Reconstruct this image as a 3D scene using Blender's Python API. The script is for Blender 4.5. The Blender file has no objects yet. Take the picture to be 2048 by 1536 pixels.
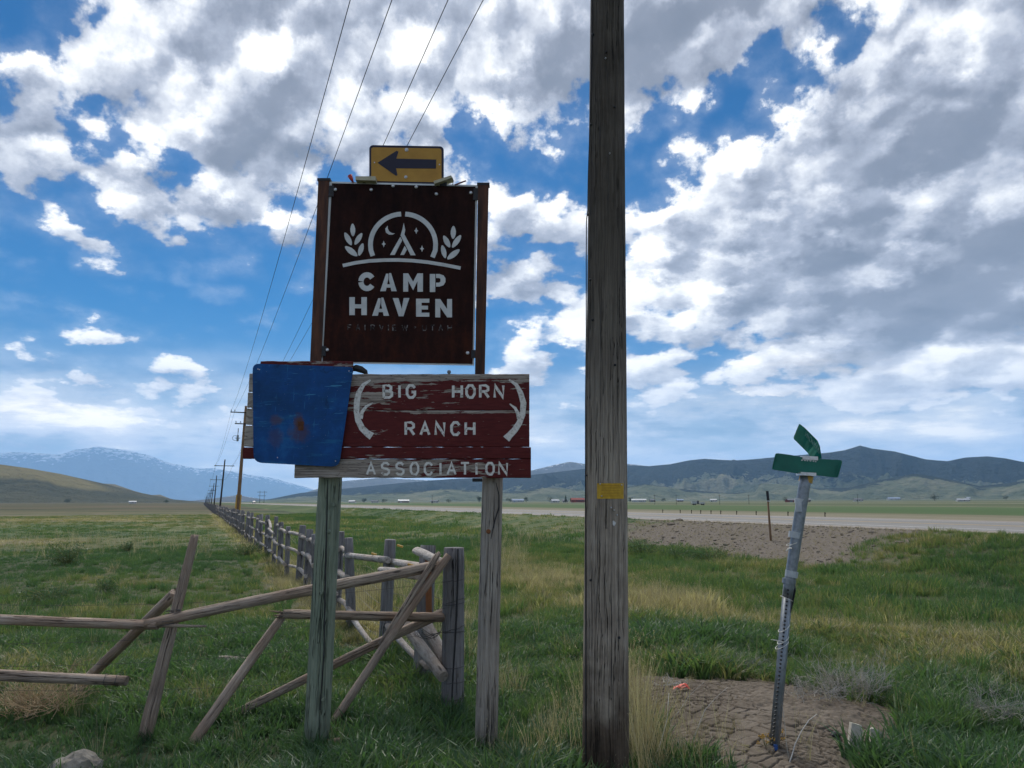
import bpy, math, random
import numpy as np
from mathutils import Vector, Matrix

S = bpy.context.scene
R = math.radians
random.seed(7)
rng = np.random.default_rng(7)

# ------------------------------------------------------------------ camera
PITCH = R(8.7)
F = 1540.0
EYE = 2.0
cam_d = bpy.data.cameras.new('camera')
cam = bpy.data.objects.new('camera', cam_d)
S.collection.objects.link(cam)
cam.location = (0, 0, EYE)
cam.rotation_euler = (math.pi / 2 + PITCH, 0, 0)
cam_d.sensor_width = 36
cam_d.lens = 36 * F / 2048
cam_d.clip_start = 0.05
cam_d.clip_end = 90000
S.camera = cam

# ------------------------------------------------------------------ node helpers
class NT:
    def __init__(self, tree):
        self.t = tree; self.n = tree.nodes; self.l = tree.links
    def _in(self, node, idx, v):
        if v is None: return
        s = node.inputs[idx]
        if isinstance(v, bpy.types.NodeSocket): self.l.new(v, s)
        else: s.default_value = v
    def math(self, op, a, b=None, c=None, clamp=False):
        n = self.n.new('ShaderNodeMath'); n.operation = op; n.use_clamp = clamp
        self._in(n, 0, a); self._in(n, 1, b)
        if c is not None: self._in(n, 2, c)
        return n.outputs[0]
    def vec(self, op, a, b=None, c=None):
        n = self.n.new('ShaderNodeVectorMath'); n.operation = op
        self._in(n, 0, a); self._in(n, 1, b)
        if c is not None: self._in(n, 2, c)
        return n.outputs['Value'] if op in ('LENGTH', 'DOT_PRODUCT', 'DISTANCE') else n.outputs[0]
    def comb(self, x, y, z):
        n = self.n.new('ShaderNodeCombineXYZ')
        self._in(n, 0, x); self._in(n, 1, y); self._in(n, 2, z); return n.outputs[0]
    def sep(self, v):
        n = self.n.new('ShaderNodeSeparateXYZ'); self._in(n, 0, v); return n.outputs
    def noise(self, v, scale, detail=4, rough=0.5, lac=2.0, color=False, dist=0.0):
        n = self.n.new('ShaderNodeTexNoise')
        if v is not None: self.l.new(v, n.inputs['Vector'])
        n.inputs['Scale'].default_value = scale; n.inputs['Detail'].default_value = detail
        n.inputs['Roughness'].default_value = rough; n.inputs['Lacunarity'].default_value = lac
        n.inputs['Distortion'].default_value = dist
        return n.outputs['Color'] if color else n.outputs['Fac']
    def voro(self, v, scale, feature='F1', smooth=None, rand=1.0, out='Distance'):
        n = self.n.new('ShaderNodeTexVoronoi'); n.feature = feature
        if v is not None: self.l.new(v, n.inputs['Vector'])
        n.inputs['Scale'].default_value = scale; n.inputs['Randomness'].default_value = rand
        if smooth is not None: n.inputs['Smoothness'].default_value = smooth
        return n.outputs[out]
    def rng(self, v, a, b, c=0.0, d=1.0, smooth=True):
        n = self.n.new('ShaderNodeMapRange')
        n.interpolation_type = 'SMOOTHSTEP' if smooth else 'LINEAR'
        self._in(n, 0, v); n.inputs[1].default_value = a; n.inputs[2].default_value = b
        n.inputs[3].default_value = c; n.inputs[4].default_value = d
        return n.outputs[0]
    def mix(self, f, a, b, blend='MIX'):
        n = self.n.new('ShaderNodeMix'); n.data_type = 'RGBA'; n.blend_type = blend
        self._in(n, 0, f)
        for idx, v in ((6, a), (7, b)):
            if isinstance(v, bpy.types.NodeSocket): self.l.new(v, n.inputs[idx])
            else: n.inputs[idx].default_value = (*v, 1) if len(v) == 3 else v
        return n.outputs[2]
    def ramp(self, f, stops):
        n = self.n.new('ShaderNodeValToRGB'); self._in(n, 0, f)
        e = n.color_ramp.elements
        while len(e) < len(stops): e.new(0.5)
        for i, (p, c) in enumerate(stops):
            e[i].position = p; e[i].color = (*c, 1) if len(c) == 3 else c
        return n.outputs[0]
    def node(self, kind, **kw):
        n = self.n.new(kind)
        for k, v in kw.items(): setattr(n, k, v)
        return n

def pix_dir(px, py):
    a = (px - 1024) / F; b = (768 - py) / F
    return Vector((a, math.cos(PITCH) - math.sin(PITCH) * b, math.sin(PITCH) + math.cos(PITCH) * b))
def uv(px, py):
    d = pix_dir(px, py).normalized()
    return math.atan2(d.x, d.y), math.asin(d.z)

# ------------------------------------------------------------------ sun
SUN_EL, SUN_AZ = R(48), R(-12)      # azimuth measured from +Y towards +X
sd = Vector((math.sin(SUN_AZ) * math.cos(SUN_EL), math.cos(SUN_AZ) * math.cos(SUN_EL), math.sin(SUN_EL)))
sun_d = bpy.data.lights.new('sun', 'SUN')
sun_d.energy = 2.3; sun_d.angle = R(18); sun_d.color = (1.0, 0.95, 0.87)
sun = bpy.data.objects.new('sun', sun_d); S.collection.objects.link(sun)
sun.rotation_euler = (-sd).to_track_quat('-Z', 'Y').to_euler()
sun.location = (0, 0, 60)

S.view_settings.view_transform = 'Standard'
S.view_settings.look = 'None'
S.view_settings.exposure = 0.62
S.view_settings.gamma = 1.0
S.view_settings.use_curve_mapping = False
S.cycles.use_denoising = True
S.cycles.max_bounces = 6
S.cycles.diffuse_bounces = 3
S.cycles.glossy_bounces = 2
S.cycles.transmission_bounces = 3
S.cycles.volume_bounces = 1
S.cycles.transparent_max_bounces = 6
S.cycles.sample_clamp_indirect = 6

# ------------------------------------------------------------------ world: Nishita sky under broken cumulus
W = bpy.data.worlds.new('World'); S.world = W; W.use_nodes = True
W.cycles.sampling_method = 'MANUAL'; W.cycles.sample_map_resolution = 512
wt = NT(W.node_tree); W.node_tree.nodes.clear()
tc = wt.node('ShaderNodeTexCoord').outputs['Generated']
dn = wt.vec('NORMALIZE', tc)
dx, dy, dz = wt.sep(dn)
az = wt.math('ARCTAN2', dx, dy)
el = wt.math('ARCSINE', dz)
elc = wt.math('MAXIMUM', el, 0.0)
# cloud noise coordinates on the sphere; finer and flatter towards the horizon (clouds are farther away there)
squash = wt.math('DIVIDE', 1.0, wt.math('ADD', elc, 0.22))
vel = wt.math('MULTIPLY', wt.math('LOGARITHM', wt.math('ADD', elc, 0.25), 2.718), 0.85)
pc = wt.comb(wt.math('SINE', az), vel, wt.math('COSINE', az))
warp = wt.noise(pc, 5.0, 5, 0.55, color=True)
warp = wt.vec('SUBTRACT', warp, (0.5, 0.5, 0.5))
puff = wt.noise(wt.vec('ADD', pc, (3.1, 1.7, 0.2)), 17.0, 5, 0.6, color=True)
puff = wt.vec('SUBTRACT', puff, (0.5, 0.5, 0.5))
puv = wt.comb(az, el, 0.0)
fade = wt.rng(elc, 0.0, 0.28, 0.30, 1.0)
w1 = wt.vec('SCALE', warp); w1n = w1.node; wt.l.new(wt.math('MULTIPLY', fade, 0.15), w1n.inputs['Scale'])
w2 = wt.vec('SCALE', puff); w2n = w2.node; wt.l.new(wt.math('MULTIPLY', fade, 0.070), w2n.inputs['Scale'])
q = wt.vec('ADD', wt.vec('ADD', puv, w1), w2)
q = wt.vec('MULTIPLY', q, (1, 1, 0))

def ell(p, cx, cy, rx, ry, rot=0.0, soft=False):
    """signed distance-like field of an ellipse given by its centre and radii (in pixels of the photograph, stored as angles)"""
    u, v = uv(cx, cy)
    a, b = rx / F, ry / F
    if rot:
        n = wt.node('ShaderNodeMapping', vector_type='TEXTURE')
        wt.l.new(p, n.inputs['Vector'])
        n.inputs['Location'].default_value = (u, v, 0); n.inputs['Rotation'].default_value = (0, 0, R(rot)); n.inputs['Scale'].default_value = (a, b, 1)
        m = n.outputs[0]
    else:
        m = wt.vec('MULTIPLY_ADD', p, (1 / a, 1 / b, 1), (-u / a, -v / b, 0))
    ln = wt.vec('LENGTH', m)
    r = 1.0 if soft else min(a, b) * 1.0
    return wt.math('MULTIPLY_ADD', ln, -r, r)

CLOUD = [  # cx, cy, rx, ry, rot
    (470, 140, 560, 250, 4), (1830, 430, 540, 300, 0), (1200, 20, 420, 170, 0),
    (420, 70, 380, 150, 0), (880, 90, 330, 170, 0), (330, 210, 300, 120, 0), (90, 240, 230, 110, 0),
    (110, 400, 190, 80, -12), (260, 440, 90, 60, 0), (420, 390, 190, 95, 8), (590, 260, 160, 110, 20), (600, 500, 62, 55, 30), (20, 350, 120, 90, 0),
    (850, 330, 150, 75, 0), (960, 345, 90, 50, 0), (1090, 265, 26, 30, 0), (1060, 430, 110, 75, 0), (1050, 560, 200, 80, 0), (1180, 500, 150, 110, 0),
    (1280, 60, 260, 150, 0), (1560, 20, 300, 120, 0), (1330, 200, 110, 75, 0),
    (1800, 330, 420, 230, 0), (1420, 480, 240, 190, 15), (1620, 260, 170, 110, 0), (1960, 60, 260, 180, 0), (2000, 480, 340, 160, 0),
    (350, 300, 240, 95, 0), (700, 210, 230, 130, 0), (110, 330, 190, 90, 0), (490, 350, 170, 90, 0), (1650, 560, 260, 90, 0), (1480, 690, 260, 70, 0), (1260, 580, 140, 90, 0), (1850, 720, 300, 70, 0),
    (1150, 650, 190, 60, 8), (1420, 620, 260, 80, 0), (1750, 640, 330, 70, 0), (2000, 690, 200, 90, 0), (1350, 740, 300, 55, 0), (1750, 770, 350, 60, 0), (1080, 760, 150, 40, 0),
    (200, 680, 70, 22, 0), (60, 675, 50, 14, 0), (315, 715, 60, 20, 0), (90, 730, 130, 26, 0), (430, 765, 60, 26, 0), (395, 730, 24, 10, 0), (240, 790, 260, 40, 0), (60, 850, 300, 60, 0), (420, 870, 260, 50, 0),
]
HOLE = [(25, 60, 60, 110, 0), (262, 290, 70, 32, -25), (180, 442, 40, 20, 0), (1470, 215, 120, 30, 38), (1600, 125, 120, 22, 22), (1050, 525, 60, 12, 0), 
        (1318, 300, 118, 72, 25), (1010, 275, 110, 42, -18), (1130, 345, 60, 60, 0), (560, 560, 30, 30, 0), (700, 320, 50, 18, 35)]
f = None
for c in CLOUD:
    e = ell(q, *c)
    f = e if f is None else wt.math('MAXIMUM', f, e)
# broken cumulus goes on outside the frame too, by noise alone
outn = wt.noise(wt.vec('ADD', pc, (7.0, 2.0, 4.0)), 2.6, 3, 0.5)
side = wt.math('ABSOLUTE', az)
outm = wt.math('MAXIMUM', wt.rng(side, 0.72, 0.95), wt.rng(el, 0.68, 0.85))
outf = wt.math('MULTIPLY', wt.math('SUBTRACT', outn, 0.46), 0.6)
outf = wt.math('SUBTRACT', outf, wt.math('MULTIPLY', wt.math('SUBTRACT', 1.0, outm), 0.5))
f = wt.math('MAXIMUM', f, outf)
for c in HOLE:
    e = wt.math('MULTIPLY', ell(q, *c), -1.0)
    f = wt.math('MINIMUM', f, e)
# cauliflower relief
b1 = wt.noise(wt.vec('ADD', pc, (1.0, 0.3, 0.7)), 9.0, 9, 0.62)
lit_dir = (-0.010, 0.018, 0.004)
b2 = wt.noise(wt.vec('ADD', pc, (1.0 + lit_dir[0], 0.3 + lit_dir[1], 0.7 + lit_dir[2])), 9.0, 6, 0.6)
vo = wt.voro(wt.vec('ADD', pc, wt.vec('MULTIPLY', puff, (0.05, 0.05, 0.05))), 34.0, 'SMOOTH_F1', 0.4)
dens = wt.math('ADD', f, wt.math('MULTIPLY', wt.math('SUBTRACT', b1, 0.5), wt.math('MULTIPLY', fade, 0.165)))
dens = wt.math('ADD', dens, wt.math('MULTIPLY', wt.math('SUBTRACT', 0.42, vo), 0.030))
vo2 = wt.voro(wt.vec('ADD', pc, wt.vec('MULTIPLY', puff, (0.10, 0.10, 0.10))), 13.0, 'SMOOTH_F1', 0.35)
dens = wt.math('ADD', dens, wt.math('MULTIPLY', wt.math('SUBTRACT', 0.45, vo2), 0.062))
alpha = wt.rng(dens, -0.006, 0.018)
veil = wt.math('MULTIPLY', wt.rng(dens, -0.05, 0.02), 0.22)
alpha = wt.math('MAXIMUM', alpha, wt.math('MULTIPLY', veil, 0.7))
# light: thin rims bright, thick bellies grey
thick = wt.rng(dens, 0.0, 0.13)
br = wt.math('MULTIPLY_ADD', thick, -0.36, 0.88)
grad = wt.math('SUBTRACT', b1, b2)
br = wt.math('ADD', br, wt.math('MULTIPLY', grad, 1.5))
br = wt.math('ADD', br, wt.math('MULTIPLY', wt.math('SUBTRACT', b1, 0.5), 0.22))
c1_ = wt.noise(wt.vec('ADD', pc, (2.0, 5.3, 1.7)), 3.6, 4, 0.5); c2_ = wt.noise(wt.vec('ADD', pc, (1.985, 5.34, 1.7)), 3.6, 3, 0.5)
br = wt.math('ADD', br, wt.math('MULTIPLY', wt.math('SUBTRACT', c1_, c2_), 2.2))
br = wt.math('ADD', br, wt.math('MULTIPLY', wt.math('SUBTRACT', c1_, 0.5), 0.75))
br = wt.math('ADD', br, wt.math('MULTIPLY', wt.math('SUBTRACT', 0.40, vo), 0.20))
vo3 = wt.voro(wt.vec('ADD', wt.vec('ADD', pc, wt.vec('MULTIPLY', puff, (0.10, 0.10, 0.10))), (-0.012, 0.026, 0.004)), 13.0, 'SMOOTH_F1', 0.35)
br = wt.math('ADD', br, wt.math('MULTIPLY', wt.math('SUBTRACT', 0.42, vo2), 0.25))
br = wt.math('ADD', br, wt.math('MULTIPLY', wt.math('SUBTRACT', vo3, vo2), 0.95))
TONE = [  # cx, cy, rx, ry, rot, gain: thick and thin parts of the banks
    (1870, 380, 400, 230, 0, -0.10), (1950, 150, 250, 150, 0, -0.08), (1340, 110, 260, 140, 0, -0.22), (1480, 240, 160, 120, 30, 0.26), (1330, 430, 170, 110, 30, 0.24),
    (1640, 180, 130, 50, 10, 0.28), (520, 260, 240, 110, 0, -0.20), (100, 220, 240, 60, 0, -0.26), (350, 390, 240, 60, 0, -0.10), (250, 90, 200, 90, 0, 0.22), (600, 60, 220, 80, 0, 0.12),
    (1070, 110, 160, 120, 0, -0.10), (1010, 570, 200, 40, 0, -0.12), (1180, 640, 260, 60, 8, 0.30), (1420, 600, 200, 40, 0, 0.12), (1750, 600, 330, 60, 0, -0.22), (60, 60, 90, 70, 0, 0.2), (250, 740, 380, 110, 0, 0.25),
    (1900, 700, 250, 60, 0, 0.18), (1500, 790, 500, 60, 0, -0.08), (1130, 420, 80, 60, 0, 0.1), (870, 330, 120, 60, 0, 0.15),
]
for (cx, cy, rx, ry, rot, g) in TONE:
    e = ell(q, cx, cy, rx * 1.35, ry * 1.35, rot, soft=True)
    e = wt.rng(e, 0.0, 0.75)
    br = wt.math('MULTIPLY_ADD', e, g, br)
br = wt.math('MINIMUM', wt.math('MAXIMUM', br, 0.26), 1.15)
br = wt.math('ADD', br, wt.math('MULTIPLY', wt.math('SUBTRACT', wt.noise(wt.vec('ADD', pc, (4.0, 1.3, 6.7)), 7.0, 8, 0.58), 0.5), 0.34))
br = wt.math('ADD', br, wt.math('MULTIPLY', wt.math('SUBTRACT', vo3, vo2), 0.35))
ccol = wt.ramp(wt.math('MULTIPLY', br, 0.8), [(0.0, (0.13, 0.15, 0.19)), (0.26, (0.215, 0.235, 0.285)), (0.50, (0.33, 0.355, 0.42)), (0.74, (0.58, 0.60, 0.64)), (1.0, (0.98, 0.96, 0.92))])
# low distant layer: pale streaks fading into the bright horizon
pl = wt.comb(wt.math('MULTIPLY', az, 2.2), wt.math('MULTIPLY', el, 9.0), 0.0)
st = wt.noise(wt.vec('ADD', pl, w2), 2.0, 8, 0.64)
low = wt.math('MULTIPLY', wt.rng(el, 0.21, 0.07), wt.rng(st, 0.34, 0.52, 0.55, 1.0))
lcol = wt.ramp(st, [(0.34, (0.42, 0.49, 0.61)), (0.47, (0.60, 0.65, 0.74)), (0.56, (0.85, 0.85, 0.86)), (0.64, (1.35, 1.24, 1.08))])
sky = wt.node('ShaderNodeTexSky', sky_type='NISHITA')
sky.sun_disc = False; sky.sun_elevation = SUN_EL; sky.sun_rotation = SUN_AZ
sky.altitude = 1800; sky.air_density = 1.0; sky.dust_density = 0.3; sky.ozone_density = 2.0
skyc = wt.node('ShaderNodeHueSaturation'); wt.l.new(sky.outputs[0], skyc.inputs['Color']); skyc.inputs['Saturation'].default_value = 1.6
bg_sky = wt.node('ShaderNodeBackground'); wt.l.new(skyc.outputs[0], bg_sky.inputs[0]); bg_sky.inputs[1].default_value = 0.050
bg_cl = wt.node('ShaderNodeBackground'); wt.l.new(wt.mix(low, ccol, lcol), bg_cl.inputs[0]); bg_cl.inputs[1].default_value = 1.0
ms = wt.node('ShaderNodeMixShader')
wt.l.new(wt.math('MAXIMUM', wt.math('MULTIPLY', low, 0.85), alpha), ms.inputs[0]); wt.l.new(bg_sky.outputs[0], ms.inputs[1]); wt.l.new(bg_cl.outputs[0], ms.inputs[2])
wo = wt.node('ShaderNodeOutputWorld'); wt.l.new(ms.outputs[0], wo.inputs[0])

# ------------------------------------------------------------------ numeric noise for terrain
def vnoise(x, y, seed=0):
    x = np.asarray(x, float); y = np.asarray(y, float)
    xi = np.floor(x).astype(np.int64); yi = np.floor(y).astype(np.int64)
    fx = x - xi; fy = y - yi
    fx = fx * fx * (3 - 2 * fx); fy = fy * fy * (3 - 2 * fy)
    def h(a, b):
        n = (a * 374761393 + b * 668265263 + seed * 1442695041) & 0xFFFFFFFF
        n = ((n ^ (n >> 13)) * 1274126177) & 0xFFFFFFFF
        n = n ^ (n >> 16)
        return (n & 0xFFFFFF) / float(0xFFFFFF)
    a = h(xi, yi); b = h(xi + 1, yi); c = h(xi, yi + 1); d = h(xi + 1, yi + 1)
    return (a + (b - a) * fx) * (1 - fy) + (c + (d - c) * fx) * fy
def fbm(x, y, oct=4, seed=0, gain=0.5):
    t = 0; amp = 1; tot = 0
    for i in range(oct):
        t = t + amp * vnoise(x * 2 ** i + 17.3 * i, y * 2 ** i - 9.1 * i, seed + i); tot += amp; amp *= gain
    return t / tot
def ridged(x, y, oct=5, seed=0):
    t = 0; amp = 1; tot = 0
    for i in range(oct):
        n = 1 - np.abs(2 * vnoise(x * 2 ** i + 3.7 * i, y * 2 ** i + 5.3 * i, seed + i) - 1)
        t = t + amp * n * n; tot += amp; amp *= 0.5
    return t / tot
def sstep(a, b, x):
    t = np.clip((np.asarray(x, float) - a) / (b - a), 0, 1)
    return t * t * (3 - 2 * t)

LN = math.hypot(0.4, 1.0)
def sw(x, y):           # along the fence line / to the right of it
    return (-0.4 * x + y) / LN, (x + 0.4 * y) / LN
def from_sw(s, w):
    return (-0.4 * s + w) / LN, (s + 0.4 * w) / LN

def P(px, py, Y, k=0.0):
    """point of the vertical plane y = Y + k x seen at a pixel of the photograph"""
    d = pix_dir(px, py)
    t = Y / (d.y - k * d.x)
    return Vector((d.x * t, d.y * t, EYE + d.z * t))
def G(px, py, z=0.0):
    d = pix_dir(px, py); t = (z - EYE) / d.z
    return Vector((d.x * t, d.y * t, z))

MUD = G(1500, 1450)
def mud_r(x, y):
    ang = np.arctan2(y - MUD.y, x - MUD.x)
    wob = 1 + 0.14 * np.sin(3 * ang + 1) + 0.08 * np.sin(7 * ang)
    return np.hypot((x - MUD.x - 0.08) / 1.32, (y - MUD.y - 0.22) / 1.85) / wob
def dirt_mask(x, y):
    s, w = sw(x, y)
    n = fbm(x * 0.5, y * 0.5, 4, 5) - 0.5 + 0.6 * (fbm(x * 1.7, y * 1.7, 3, 6) - 0.5)
    m = sstep(17.6, 19.4, s + n * 4) * (1 - sstep(34.0, 38.5, s + n * 5)) * sstep(17.5, 18.6, w + n * 1.6 - 0.05 * (s - 26)) * (1 - sstep(23.9, 24.1, w))
    return m
def height(x, y):
    x = np.asarray(x, float); y = np.asarray(y, float)
    s, w = sw(x, y); r = np.hypot(x, y)
    n1 = fbm(x / 3.1, y / 3.1, 3, 1) - 0.5
    n2 = fbm(x / 17, y / 17, 3, 2) - 0.5
    z = 0.10 * n1 * sstep(7, 12, r) * (1 - sstep(60, 200, r)) + 0.22 * n2 * sstep(10, 25, r) * (1 - sstep(150, 600, r))
    bump = 0.30 * np.exp(-((w - 13.5) / 1.8) ** 2) * sstep(22, 34, s) * (1 - sstep(60, 90, s))    # old ditch bank before the road
    z = z + bump * (0.6 + n1)
    bk = sstep(17.0 + 2.0 * n2, 23.4, w) * (1 - 0.12 * sstep(39.3, 41, w) - 0.66 * sstep(46, 120, w))
    z = z * (1 - 0.8 * bk) + bk * (1.0 + 0.10 * n1 * (1 - sstep(21.5, 23.2, w)))
    inr = sstep(23.7, 24.0, w) * (1 - sstep(39.0, 39.3, w))
    z = z - 0.14 * inr
    z = z + np.clip(w - 320, 0, 6000) * 0.0045
    z = z + 0.13 * (1 - sstep(0.3, 1.08, mud_r(x, y)))
    return z
def hz(x, y): return float(height(np.array([x]), np.array([y]))[0])

# green / dry patchiness of the turf: 0 lush, 1 dry
DRY = []
for (px, py, rx, ry, g) in [(1120, 1165, 1.6, 3.0, .75), (1330, 1215, 1.3, 1.7, .8), (1790, 1260, 2.6, 1.6, .35), (1480, 1190, 2.4, 1.3, .35), (1000, 1120, 1.5, 3.5, .5), (1950, 1330, 2.5, 1.2, .35),
                            (60, 1085, 5, 4, .6), (350, 1160, 4, 1.6, .35), (300, 1050, 14, 7, .3), (110, 1040, 14, 8, .35), (1700, 1190, 3.2, 2.2, -.15), (570, 1330, 1.6, 1.2, -.7), (1420, 1290, 1.5, 1.0, -.6),
                            (900, 1450, 2.0, .8, -.6), (300, 1500, 2.4, .6, -.6), (350, 1270, 3, 1.2, -.5), (1900, 1500, 1.6, .5, -.5), (300, 1110, 5, 4, -.2)]:
    c = G(px, py); DRY.append((c.x, c.y, rx, ry, g))
def dryness(x, y):
    s, w = sw(x, y)
    d = 0.30 + 0.9 * (fbm(x / 2.2, y / 2.2, 4, 11) - 0.5) + 0.7 * (fbm(x / 12, y / 12, 3, 12) - 0.5)
    for (cx, cy, rx, ry, g) in DRY:
        d = d + g * np.exp(-(((x - cx) / rx) ** 2 + ((y - cy) / ry) ** 2))
    near_fence = np.exp(-((w - 2.6) / 0.9) ** 2) * sstep(9, 12, s)
    d = d + 0.85 * near_fence
    d = d + 0.35 * sstep(40, 120, np.hypot(x, y)) * (w < 10)
    return np.clip(d, 0, 1)

# ------------------------------------------------------------------ object helpers
def tag(o, label=None, cat=None, group=None, kind=None):
    if label: o['label'] = label
    if cat: o['category'] = cat
    if group: o['group'] = group
    if kind: o['kind'] = kind
    return o
def empty(name, loc, label, cat, group=None):
    o = bpy.data.objects.new(name, None); S.collection.objects.link(o)
    o.empty_display_size = 0.1
    o.location = Vector(loc)
    return tag(o, label, cat, group)
def wloc(p):
    v = Vector((0, 0, 0))
    while p is not None: v = v + p.location; p = p.parent
    return v
def link(name, me, mat, parent=None, M=None, smooth=False):
    if mat is not None and len(me.materials) == 0: me.materials.append(mat)
    if smooth: me.polygons.foreach_set('use_smooth', [True] * len(me.polygons))
    o = bpy.data.objects.new(name, me); S.collection.objects.link(o)
    M = M or Matrix()
    if parent is not None:
        o.parent = parent
        pm = Matrix(); q = parent; chain = []
        while q is not None: chain.append(q.matrix_basis.copy()); q = q.parent
        for m in reversed(chain): pm = pm @ m
        M = pm.inverted() @ M
    o.matrix_basis = M
    return o
class MB:
    def __init__(self): self.v = []; self.f = []
    def add(self, vs, fs):
        b = len(self.v); self.v += [tuple(p) for p in vs]; self.f += [tuple(i + b for i in q) for q in fs]; return self
    def box(self, c, sz, rot=None, taper=1.0):
        x, y, z = [s / 2 for s in sz]
        vs = [Vector((sx * x * (taper if sz_ > 0 else 1), sy * y * (taper if sz_ > 0 else 1), sz_ * z)) for sz_ in (-1, 1) for sx, sy in ((-1, -1), (1, -1), (1, 1), (-1, 1))]
        if rot is not None: vs = [rot @ v for v in vs]
        c = Vector(c)
        return self.add([v + c for v in vs], [(3, 2, 1, 0), (4, 5, 6, 7), (0, 1, 5, 4), (1, 2, 6, 5), (2, 3, 7, 6), (3, 0, 4, 7)])
    def tube(self, pts, radii, seg=8, cap=True):
        pts = [Vector(p) for p in pts]
        if not hasattr(radii, '__len__'): radii = [radii] * len(pts)
        rings = []; side = None
        for i, p in enumerate(pts):
            t = (pts[min(i + 1, len(pts) - 1)] - pts[max(i - 1, 0)])
            t = t.normalized() if t.length > 1e-9 else Vector((0, 0, 1))
            if side is None:
                side = t.cross(Vector((0, 1, 0)) if abs(t.y) < 0.9 else Vector((1, 0, 0))).normalized()
            side = (side - t * side.dot(t)).normalized(); up = t.cross(side)
            rings.append([p + (side * math.cos(a) + up * math.sin(a)) * radii[i] for a in (2 * math.pi * k / seg for k in range(seg))])
        vs = [v for r_ in rings for v in r_]; fs = []
        for i in range(len(rings) - 1):
            for k in range(seg):
                a = i * seg + k; b = i * seg + (k + 1) % seg
                fs.append((a, b, b + seg, a + seg))
        if cap:
            fs.append(tuple(range(seg))[::-1]); fs.append(tuple(range((len(rings) - 1) * seg, len(rings) * seg)))
        return self.add(vs, fs)
    def prism(self, poly, d):
        """flat outline (3D points) thickened by the vector d"""
        n = len(poly); d = Vector(d)
        return self.add([Vector(p) for p in poly] + [Vector(p) + d for p in poly],
                        [tuple(range(n)), tuple(range(2 * n - 1, n - 1, -1))] + [(i + n, (i + 1) % n + n, (i + 1) % n, i) for i in range(n)])
    def mesh(self, name):
        me = bpy.data.meshes.new(name); me.from_pydata(self.v, [], self.f); me.update(); return me
    def build(self, name, mat, parent=None, smooth=False, local=True, fix=True):
        o_ = Vector((0, 0, 0))
        if local and self.v:
            o_ = sum((Vector(v) for v in self.v), Vector()) / len(self.v)
            self.v = [tuple(Vector(v) - o_) for v in self.v]
        me = self.mesh(name)
        if fix:
            import bmesh
            bm = bmesh.new(); bm.from_mesh(me); bmesh.ops.recalc_face_normals(bm, faces=bm.faces); bm.to_mesh(me); bm.free()
        return link(name, me, mat, parent, Matrix.Translation(o_), smooth)

def np_mesh(name, verts, faces):
    """fast mesh of quads (or triangles) from numpy arrays"""
    me = bpy.data.meshes.new(name); k = faces.shape[1]
    me.vertices.add(len(verts)); me.vertices.foreach_set('co', np.asarray(verts, np.float32).ravel())
    me.loops.add(faces.size); me.loops.foreach_set('vertex_index', faces.astype(np.int32).ravel())
    me.polygons.add(len(faces)); me.polygons.foreach_set('loop_start', np.arange(0, faces.size, k, dtype=np.int32))
    me.update(calc_edges=True); me.validate()
    return me
def grid_faces(nx, ny):
    i, j = np.meshgrid(np.arange(nx - 1), np.arange(ny - 1), indexing='ij')
    a = (i * ny + j).ravel()
    return np.stack([a, a + ny, a + ny + 1, a + 1], 1)
def fattr(me, name, vals):
    at = me.attributes.new(name, 'FLOAT', 'POINT'); at.data.foreach_set('value', np.asarray(vals, np.float32))

def material(name, rough=0.8, spec=0.3):
    m = bpy.data.materials.new(name); m.use_nodes = True
    nt = NT(m.node_tree); b = m.node_tree.nodes['Principled BSDF']
    b.inputs['Roughness'].default_value = rough; b.inputs['Specular IOR Level'].default_value = spec
    return m, nt, b
def setcol(nt, b, c):
    if isinstance(c, bpy.types.NodeSocket): nt.l.new(c, b.inputs['Base Color'])
    else: b.inputs['Base Color'].default_value = (*c, 1)
def bump(nt, b, h, strength=0.5, dist=0.01):
    n = nt.node('ShaderNodeBump'); nt.l.new(h, n.inputs['Height']); n.inputs['Strength'].default_value = strength; n.inputs['Distance'].default_value = dist
    nt.l.new(n.outputs[0], b.inputs['Normal'])
def objco(nt): return nt.node('ShaderNodeTexCoord').outputs['Object']
def poscoord(nt): return nt.node('ShaderNodeNewGeometry').outputs['Position']
def attr(nt, name, kind='GEOMETRY'):
    n = nt.node('ShaderNodeAttribute'); n.attribute_name = name; n.attribute_type = kind; return n.outputs['Fac']

# ------------------------------------------------------------------ ground
m_ground, nt, b = material('ground', 0.95, 0.15)
p = poscoord(nt)
dry = attr(nt, 'dry'); dirt = attr(nt, 'dirt'); wv = attr(nt, 'w')
flat = nt.vec('MULTIPLY', p, (1, 1, 0))
n1 = nt.noise(flat, 0.9, 7, 0.65); n2 = nt.noise(flat, 0.06, 5, 0.6); n3 = nt.noise(flat, 9.0, 5, 0.7)
n4 = nt.noise(nt.vec('MULTIPLY', flat, (0.4, 1.0, 1)), 0.012, 5, 0.62)
d_ = nt.math('ADD', dry, nt.math('MULTIPLY', nt.math('SUBTRACT', n1, 0.5), 0.9))
d_ = nt.math('ADD', d_, nt.math('MULTIPLY', nt.math('SUBTRACT', n3, 0.5), 0.5))
turf = nt.ramp(d_, [(0.0, (0.040, 0.072, 0.026)), (0.35, (0.072, 0.105, 0.038)), (0.62, (0.13, 0.138, 0.062)), (1.0, (0.22, 0.19, 0.12))])
soil = nt.ramp(nt.noise(flat, 5.0, 8, 0.75), [(0.25, (0.090, 0.076, 0.062)), (0.5, (0.138, 0.118, 0.097)), (0.75, (0.20, 0.172, 0.145))])
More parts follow.
